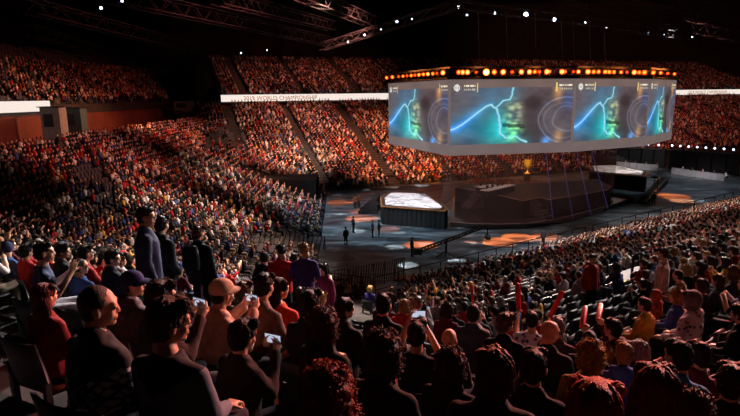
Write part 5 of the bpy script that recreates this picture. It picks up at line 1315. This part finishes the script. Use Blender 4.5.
for (nm, i), L in byrow.items():
    L.sort(key=lambda r: r[6]); ri = max(rown[nm])-i+1
    for k, r in enumerate(L):
        d, s, _, p, z, occ, u, v = r
        if occ is None: continue
        pose = PP[RNG.choice(len(PP), p=PWt)]; st = STY[RNG.choice(5, p=[.3, .27, .15, .2, .08])]
        cn, cc, _w = COLS[RNG.choice(len(COLS), p=CW)]; hn, hc = HCOL[RNG.choice(7, p=HW)]; hk, ht = HSTY[RNG.choice(9, p=SW)]
        if hk in ('cap', 'beanie'):
            hn2, hc, _w = [c for c in COLS if ' ' not in c[0]][RNG.integers(12)]; head = f'{hn2} {hk}'; lab = f'person in {cn} {TXT[st]} and {head}'
        else: lab = f'{hn} haired person in {cn} {TXT[st]}'
        lab += f', {nth(k+1)} from left, {nth(ri)} row down, {BLK[nm]}'
        o = person(pose, (p.x, p.y, z+.004), s.rot+R_(random.uniform(-6, 6)), top=st, topc=cc, legc=random.choice([(30, 32, 42), (46, 54, 82), (26, 26, 28), (80, 76, 74)]), hair=hk, hairc=hc, skin=random.choice([(226, 178, 150), (214, 160, 130), (196, 142, 112), (150, 100, 74), (232, 190, 168)]), scale=random.uniform(.95, 1.03), label=lab, group='spectators seated in the near stands')
        if pose == 'stick':
            a = 'pinkish' if k % 2 else 'red'
            stick(o, 'stick', 1, f'red cheering stick of the {cn} {TXT[st]} {nth(k+1)} from left, {nth(ri)} row, {BLK[nm]}', (random.uniform(-.3, .1), random.uniform(-.3, .3)))
        if pose == 'phone': phone(o, 'phone', f'phone of the {cn} {TXT[st]} {nth(k+1)} from left, {nth(ri)} row, {BLK[nm]}')
print('IND', _t.time()-_t0)
items = []
for r in KEEP:
    d, s, i, p, z, occ, u, v = r
    if not occ or id(r) in indset: continue
    items.append((p.x, p.y, z, s.rot+random.uniform(-.3, .3), 1 if d < 36 else 0, random.choice([0, 0, 0, 0, 1, 1, 1, 1, 1, 3, 3, 2]), random.uniform(.94, 1.06), PAL[RNG.choice(len(PAL), p=PW)]))
for b, p, z, occ in UP:
    if occ: items.append((p.x, p.y, z, b.rot, 0, random.choice([0, 1, 2, 3]), 1, PAL[RNG.choice(len(PAL), p=PW)]))
mass = build_mass('crowd', items, M_MASS)
tag(mass, 'dense mass of seated spectators filling the far stands and the balconies', 'crowd', kind='stuff')
print('PEOPLE', len(HEROES), len(ind), 'mass', len(items), 'far ind', round(ind[-1][0], 1))
print('MASS', _t.time()-_t0)
# ------------------------------------------------------------------ seats
def seat_parts(up):
    mb = MB(); n = 9                                     # curved backrest
    for i in range(n):
        x = -.235+.47*i/(n-1); cv = .045*(x/.235)**2
        for (y, z) in ((-.205, .47), (-.235, .66), (-.275, .86)): mb.V.append(Vector((x, y+cv, z)))
        for (y, z) in ((-.235, .47), (-.265, .66), (-.305, .87)): mb.V.append(Vector((x, y+cv, z)))
    for i in range(n-1):
        a, b = i*6, (i+1)*6
        for q in ((0, 1), (1, 2)): mb.F.append((a+q[0], b+q[0], b+q[1], a+q[1])); mb.F.append((a+3+q[0], a+3+q[1], b+3+q[1], b+3+q[0]))
        mb.F.append((a+2, b+2, b+5, a+5)); mb.F.append((a, a+3, b+3, b))
    for a in (0, (n-1)*6): mb.F.append((a, a+1, a+4, a+3)); mb.F.append((a+1, a+2, a+5, a+4))
    back = mb.mesh('backrest', True)
    mb = MB()
    prof = [(-.17, .405), (-.05, .39), (.12, .4), (.25, .425), (.27, .41), (.25, .385), (.1, .36), (-.05, .352), (-.17, .37)]
    if up: prof = [(-.17+(z-.36)*1.0+.02, .36+(y+.17)*.98) for y, z in prof]
    for x in (-.215, .215):
        for y, z in prof: mb.V.append(Vector((x, y, z)))
    k = len(prof)
    for i in range(k): mb.F.append((i, (i+1) % k, k+(i+1) % k, k+i))
    mb.F.append(tuple(reversed(range(k)))); mb.F.append(tuple(range(k, 2*k)))
    pan = mb.mesh('seat_pan', True)
    arm = MB().box((0, -.08, .6), (.045, .3, .035)).bar((0, -.2, .5), (0, -.2, .585), .03).mesh('armrest')
    leg = MB().bar((0, -.2, .006), (0, -.2, .5), .05).box((0, -.16, .012), (.08, .2, .014)).mesh('pedestal')
    for m_, mm in ((back, M_SEATP), (pan, M_SEATP), (arm, M_SEATP), (leg, M_SEATM)): m_.materials.append(mm)
    return back, pan, arm, leg
SP = [seat_parts(False), seat_parts(True)]
def seat(p, z, rot, up, label, group='dark tip-up arena seats'):
    o = empty('arena_seat', (p[0], p[1], z), rot); b, pn, a, l = SP[1 if up else 0]
    link('backrest', b, parent=o); link('seat_pan', pn, parent=o)
    q = link('armrest', a, parent=o); q.location = (-.265, 0, 0)
    q = link('pedestal', l, parent=o); q.location = (-.22, 0, 0); q = link('pedestal', l, parent=o); q.location = (.22, 0, 0)
    tag(o, label, 'seat', group); return o
for hs, hi, hp, hu, hv, hd, sit_, o in HEROES:
    if sit_: seat(hp, hs.z(hi)+.002, hs.rot, False, 'dark seat under the '+o['label'].split(',')[0].replace(' at bottom centre', '').replace(' with both hands', '')[:110] if False else 'dark seat of the '+' '.join(o['label'].replace(',', '').split()[:11]))
near = [r for r in KEEP if id(r) in indset or not r[5]]
near = [r for r in near if -5 < r[6] < 745 and r[7] < 420 and r[1].name != 'far']
nh = sum(1 for h in HEROES if h[6])
emp = [r for r in near if not r[5] and r[0] < 30][:130]; occd = [r for r in near if r[5]][:290-nh-len(emp)]
chosen = sorted(emp+occd, key=lambda r: r[0]); cset = set(id(r) for r in chosen)
rows_ = {}
for r in chosen: rows_.setdefault((r[1].name, r[2]), []).append(r)
rn = {}
for (nm, i) in rows_: rn.setdefault(nm, []).append(i)
for nm in rn: rn[nm].sort(reverse=True)
for (nm, i), L in rows_.items():
    L.sort(key=lambda r: r[6])
    for k, r in enumerate(L):
        seat(r[3], r[4]+.002, r[1].rot, not r[5], f'dark plastic {"occupied seat" if r[5] else "empty tipped up seat"}, {nth(k+1)} from left, {nth(rn[nm].index(i)+1)} row down, {BLK[nm]}')
mb = MB(); nfar = 0
for r in KEEP:
    d, s, i, p, z, occ, u, v = r
    if id(r) in cset or (occ and d > 30): continue
    R = Matrix.Rotation(s.rot, 3, 'Z'); c = Vector((p.x, p.y, z)); nfar += 1
    mb.box(c+R @ Vector((0, -.25, .66)), (.48, .05, .42), s.rot); mb.box(c+R @ Vector((0, .05 if occ else -.16, .4 if occ else .58)), (.46, .42 if occ else .08, .06 if occ else .4), s.rot)
    mb.box(c+R @ Vector((0, -.21, .19)), (.3, .05, .38), s.rot)
for b, p, z, occ in UP:
    if occ: continue
    R = Matrix.Rotation(b.rot, 3, 'Z'); c = Vector((p.x, p.y, z)); mb.box(c+R @ Vector((0, -.2, .5)), (.5, .08, .7), b.rot); nfar += 1
o = mb.build('distant_seats', mat('seat_dark', srgb(74, 73, 77), .5)); tag(o, 'rows of dark seats left empty in the distant stands and balconies', 'seats', kind='stuff')
print('SEATS', len(chosen)+nh, nfar)
print('SEATED', _t.time()-_t0)
# ------------------------------------------------------------------ crew on the floor
CREW = [(346, 245, 'upright', 30, BK, 'person in black standing on the floor, nearest to the left stand'), (353.5, 233, 'pocket', -60, (40, 40, 48), 'person in black standing on the floor left of the podium, second from left'), (372.7, 237.5, 'pocket', 100, (60, 62, 72), 'person in grey standing on the floor in front of the podium steps'), (379, 237.5, 'lookdown', -100, (36, 36, 40), 'person in dark clothes facing the grey one before the podium'), (412, 257, 'upright', -70, BK, 'person in black at the low end of the jib crane'), (355, 208.5, 'upright', 160, (150, 90, 60), 'orange lit person standing far back beside the podium steps, left one'), (359, 208, 'pocket', 180, (120, 60, 44), 'orange lit person standing far back beside the podium steps, right one'), (653, 206, 'walk', -40, BK, 'person in black standing beside the camera ramp'), (543, 246, 'upright', 20, (60, 60, 70), 'person in grey standing at the front railing before the stage')]
for u, v, pose, turn, c, lab in CREW:
    p = floor_pt(u, v); person(pose, (p.x, p.y, .004), R_(turn), top='jacket', topc=c, legc=(26, 26, 30), label=lab)
rp = r0.lerp(r2, .62)+(r1-r0)*.1
p = floor_pt(656, 189, .6); o = person('phone_up', (p.x, p.y, .02), R_(30), top='jacket', topc=BK, label='x') if False else None
tp_ = floor_pt(657, 190, .62); fr = (Vector((tp_.x, tp_.y, 0))-r0).dot((r3-r0).normalized())/(r3-r0).length
o = person('lookdown', (tp_.x, tp_.y, .36+.45*max(0, min(1, fr+.06))+.06), R_(60), top='jacket', topc=BK, legc=BK, label='camera operator in black standing on the camera ramp')
cmx = empty('film_camera', (tp_.x-.5, tp_.y-.1, .36+.45*max(0, min(1, fr+.06))+.06), R_(60)); tag(cmx, 'black film camera on a tripod on the camera ramp', 'camera')
MB().box((0, 0, 1.75), (.2, .55, .28)).build('camera_body', M_BLACK, cmx); MB().tube([(0, .27, 1.75), (0, .5, 1.75)], .09, 12).build('lens', M_BLACKM, cmx)
for k in range(3):
    a = k*2*PI/3; MB().tube([(0, 0, 1.6), (.3*math.cos(a), .3*math.sin(a), 0)], .025, 6).build('leg', M_BLACKM, cmx)
# seated crew behind the white barriers, press lamps
def rowcrew(a, b, n, lab):
    d = (b-a).normalized(); nrm = Vector((-d.y, d.x, 0)); nrm = nrm if nrm.y > 0 else -nrm; rot = math.atan2(nrm.x, -nrm.y)
    for i in range(n):
        q = a.lerp(b, (i+.6)/n)+nrm*1.25; 
        if project((q.x, q.y, 1))[0] > 742: continue
        c = [(220, 216, 214), (46, 46, 54), (200, 196, 200), (70, 76, 100), (214, 206, 204)][i % 5]
        person(['lap', 'lean', 'chin', 'lookleft'][i % 4], (q.x, q.y, .004), rot, top='sweater', topc=c, hair='short', label=f'person in {["white", "dark", "pale", "slate", "cream"][i % 5]} sweater seated {lab}, {nth(i+1)} from left', group='crew behind the white barriers')
        seat((q.x, q.y), .002, rot, False, f'chair of the {nth(i+1)} person from left {lab}', 'chairs behind the white barriers')
rowcrew(*BARS[0], 4, 'behind the left white barrier'); rowcrew(*BARS[1], 5, 'behind the far right white barrier')
for i, (u, v, y) in enumerate([(630, 148, 89.5), (636, 147, 89.5), (645, 146.5, 89.5), (652, 147, 89.5), (660, 148, 90), (674, 141, 96), (681, 143, 95), (689, 141, 95), (697, 141.5, 94), (704, 142, 94), (701, 150, 88), (690, 152, 88), (716, 143, 94), (728, 144, 94)]):
    pass
for j, (A_, B_, n) in enumerate([(ma, mb_, 6), (mc, md_, 8)]):
    for i in range(n):
        q = A_.lerp(B_, (i+.5)/n); z = 3.42 if j == 0 else 3.52
        o = copy_tree(wp[1]); o.scale = (.85,)*3; o.location = (q.x, q.y-.1+.8, z+.62); aim(o, CAM-o.location); tag(o, f'white lamp on the {["press stand behind the right podium", "far right press stand"][j]}, {nth(i+1)} from left', 'lamp', 'lamps on the press stands')
# ------------------------------------------------------------------ lights
def spot(name, loc, target, power, deg, color, blend=.4, size=.4):
    ld = bpy.data.lights.new(name, 'SPOT'); ld.energy = power; ld.spot_size = math.radians(deg); ld.spot_blend = blend; ld.color = color; ld.shadow_soft_size = size
    o = bpy.data.objects.new(name, ld); COL.objects.link(o); o.location = loc
    d = Vector(target)-Vector(loc); o.rotation_mode = 'QUATERNION'; o.rotation_quaternion = d.to_track_quat('-Z', 'Y'); return o
RED = (1, .10, .05); ORG = (1, .30, .12); WARM = (1, .72, .52); WHT = (1, .93, .9); BLU = (.62, .82, 1); AMB = (1, .165, .02)
# far stand: warm orange wash, hottest towards its right
spot('wash_spot', (-3, 62, 26), (-14, 94, 6), 75000, 40, (1, .46, .32), .8)
spot('wash_spot', (-3, 62, 26), (4, 94, 4), 120000, 40, (1, .36, .18), .8)
spot('wash_spot', (-4, 60, 24), (-12, 86, 3), 60000, 26, WARM, .9)
spot('wash_spot', (22, 88, 26), (22, 96, 4), 26000, 90, ORG, .8)
spot('wash_spot', (46, 84, 26), (70, 118, 5), 26000, 60, (1, .34, .24), .8)
# left stand
spot('wash_spot', (-2, 64, 25), (-22, 78, 6), 26000, 48, (1, .40, .28), .9)
spot('wash_spot', (-2, 58, 25), (-14, 62, 3), 34000, 44, (1, .62, .48), .9)
spot('wash_spot', (0, 52, 26), (-12, 42, 3), 60000, 44, (1, .70, .58), .9)
spot('wash_spot', (8, 48, 26), (-11, 24, 7), 100000, 40, (1, .70, .60), .9)
# near stand seen from behind: cool-white and red rims from the stage side
spot('rim_spot', (10, 46, 26), (-4.5, 10, 9.8), 130000, 20, WHT, .9)
spot('rim_spot', (24, 58, 25), (8, 24, 5), 22000, 40, WARM, .9)
spot('rim_spot', (40, 62, 26), (27, 36, 5), 40000, 46, (1, .62, .54), .9)
spot('rim_spot', (26, 60, 26), (14, 42, 1), 50000, 30, (1, .86, .8), .9)
spot('rim_spot', (34, 44, 27), (1, 3.2, 11.5), 150000, 13, RED, .7)
spot('rim_spot', (12, 50, 26), (1, 3.5, 11.5), 30000, 13, (1, .16, .07), .7)
spot('rim_spot', (40, 40, 25), (6, 12, 9), 70000, 40, (1, .84, .8), .9)
spot('wash_spot', (14, 28, 35), (17, 43, 1), 62000, 28, (.95, .96, 1), .9)
spot('wash_spot', (28, 36, 35), (33, 52, 2), 62000, 32, (1, .95, .95), .9)
spot('wash_spot', (-2, 26, 28), (-5.5, 22, 6), 80000, 40, (1, .86, .8), .9)
spot('rim_spot', (14, 44, 25), (1, 20, 5.5), 60000, 26, (1, .74, .58), .9)
spot('wash_spot', (4, 44, 24), (-27, 50, 9), 30000, 40, (1, .36, .28), .9)
spot('rim_spot', (20, 46, 25), (9, 17, 7.5), 40000, 30, (1, .86, .82), .9)
spot('wash_spot', (46, 84, 16), floor_pt(638, 166), 9000, 30, WHT, .8)
spot('wash_spot', (52, 78, 16), floor_pt(700, 176), 9000, 34, WHT, .8)
# upper tiers
spot('wash_spot', (0, 60, 22), (-46, 80, 16), 18000, 60, (1, .20, .15), .9)
spot('wash_spot', (0, 72, 24), (-14, 118, 17), 42000, 50, (1, .32, .22), .9)
spot('wash_spot', (34, 86, 24), (60, 144, 17), 34000, 70, (1, .32, .22), .9)
spot('wash_spot', (-20, 70, 20), (-37, 72, 10.5), 16000, 70, (1, .42, .22), .9)
# stage floor
spot('stage_spot', (-6, 50, 24), (0, 60, 0), 24000, 60, BLU, .8)
spot('stage_spot', (2, 44, 22), (10, 50, 0), 5000, 50, BLU, .8)
spot('stage_spot', (44, 70, 26), (46, 78, 0), 9000, 60, (.85, .9, 1), .8)
spot('podium_spot', (cl.x-5, cl.y-8, 24), (cl.x, cl.y, 2), 26000, 26, WHT, .3)
spot('podium_spot', (cr.x+6, cr.y-2, 24), (cr.x, cr.y, 2), 30000, 24, (1, .86, .76), .4)
spot('desk_spot', (20, 66, 14.5), floor_pt(496, 186, DZ), 16000, 16, (1, .92, .82), .4)
spot('trophy_spot', (tp.x-2, tp.y-7, 14.5), (tp.x, tp.y, DZ+1.7), 15000, 9, (1, .72, .3), .5)
spot('stage_spot', (23, 64, 15), (23, 62, 2), 700, 110, (1, .66, .56), .8)
spot('stage_spot', (11, 60, 14.8), (13, 58, 2), 2400, 90, (1, .66, .56), .8)
for i in range(8):                                      # the spill of the orange ring lamps
    e = min(3, i//2); A, B = SV[e], SV[e+1]; p = A.lerp(B, .27+.46*(i % 2)); d = (B-A); n = Vector((d.y, -d.x, 0)).normalized()
    l_ = bpy.data.lights.new('ring_glow', 'POINT'); l_.energy = 260; l_.color = (1, .26, .06); l_.shadow_soft_size = .3
    o = bpy.data.objects.new('ring_glow', l_); COL.objects.link(o); o.location = Vector((p.x, p.y, ZT+1.0))+n*1.6
# gobo pools on the floor
POOLS = [(340, 202.5, 1.9, AMB, .6), (361, 211.5, 1.6, AMB, .5), (362, 218.5, 1.9, AMB, 1.1), (362, 219, .8, WHT, 1.2), (386, 229, 1.6, (1, .3, .2), .45), (421, 245, 1.7, AMB, 1.0), (423, 244.5, .6, WHT, .8), (474.5, 239.5, 1.5, (1, .36, .24), .5), (499, 242, 1.75, AMB, 1.5), (519, 237.5, 1.75, AMB, 1.5), (544, 237, 1.7, AMB, .7),
         (427, 181, 2.6, AMB, .7), (422, 185.5, 1.2, WHT, 1.0), (672, 196, 2.3, AMB, 1.3), (683, 201, 1.6, (1, .3, .12), .9), (698, 201, 1.2, WHT, .8), (690, 185.5, 1.1, WHT, 1.0), (647, 183, .9, WHT, .5),
         (340, 214.3, .7, WHT, .9), (395, 247, .9, WHT, 1.6), (408, 265, .9, WHT, 1.8), (456, 260, .9, WHT, 1.6), (358, 231, .8, WHT, 1.2), (399, 233, .7, WHT, 1.0), (337, 195, .9, WHT, .5), (366, 190, .9, WHT, .6), (392, 187, 1.2, (1, .6, .5), .7), (660, 178, 1, WHT, .4), (405, 240, .5, WHT, .5), (505, 262, .7, WHT, .8)]
for u, v, r, c, k in POOLS:
    p = floor_pt(u, v); h = 26.0
    src = Vector((p.x+random.uniform(-2, 2), p.y+random.uniform(-2, 3), h))
    spot('pool_spot', src, p, (170000 if c[1] < .5 else 42000)*k, math.degrees(2*math.atan(r/h)), c, .25, .05)
w = bpy.data.worlds.new('world'); sc.world = w; w.use_nodes = True; w.node_tree.nodes['Background'].inputs[0].default_value = (.004, .003, .003, 1)
sc.view_settings.view_transform = 'Standard'; sc.view_settings.look = 'None'; sc.view_settings.exposure = 0; sc.view_settings.gamma = 1
sc.cycles.max_bounces = 5; sc.cycles.transparent_max_bounces = 12; sc.cycles.sample_clamp_indirect = 4
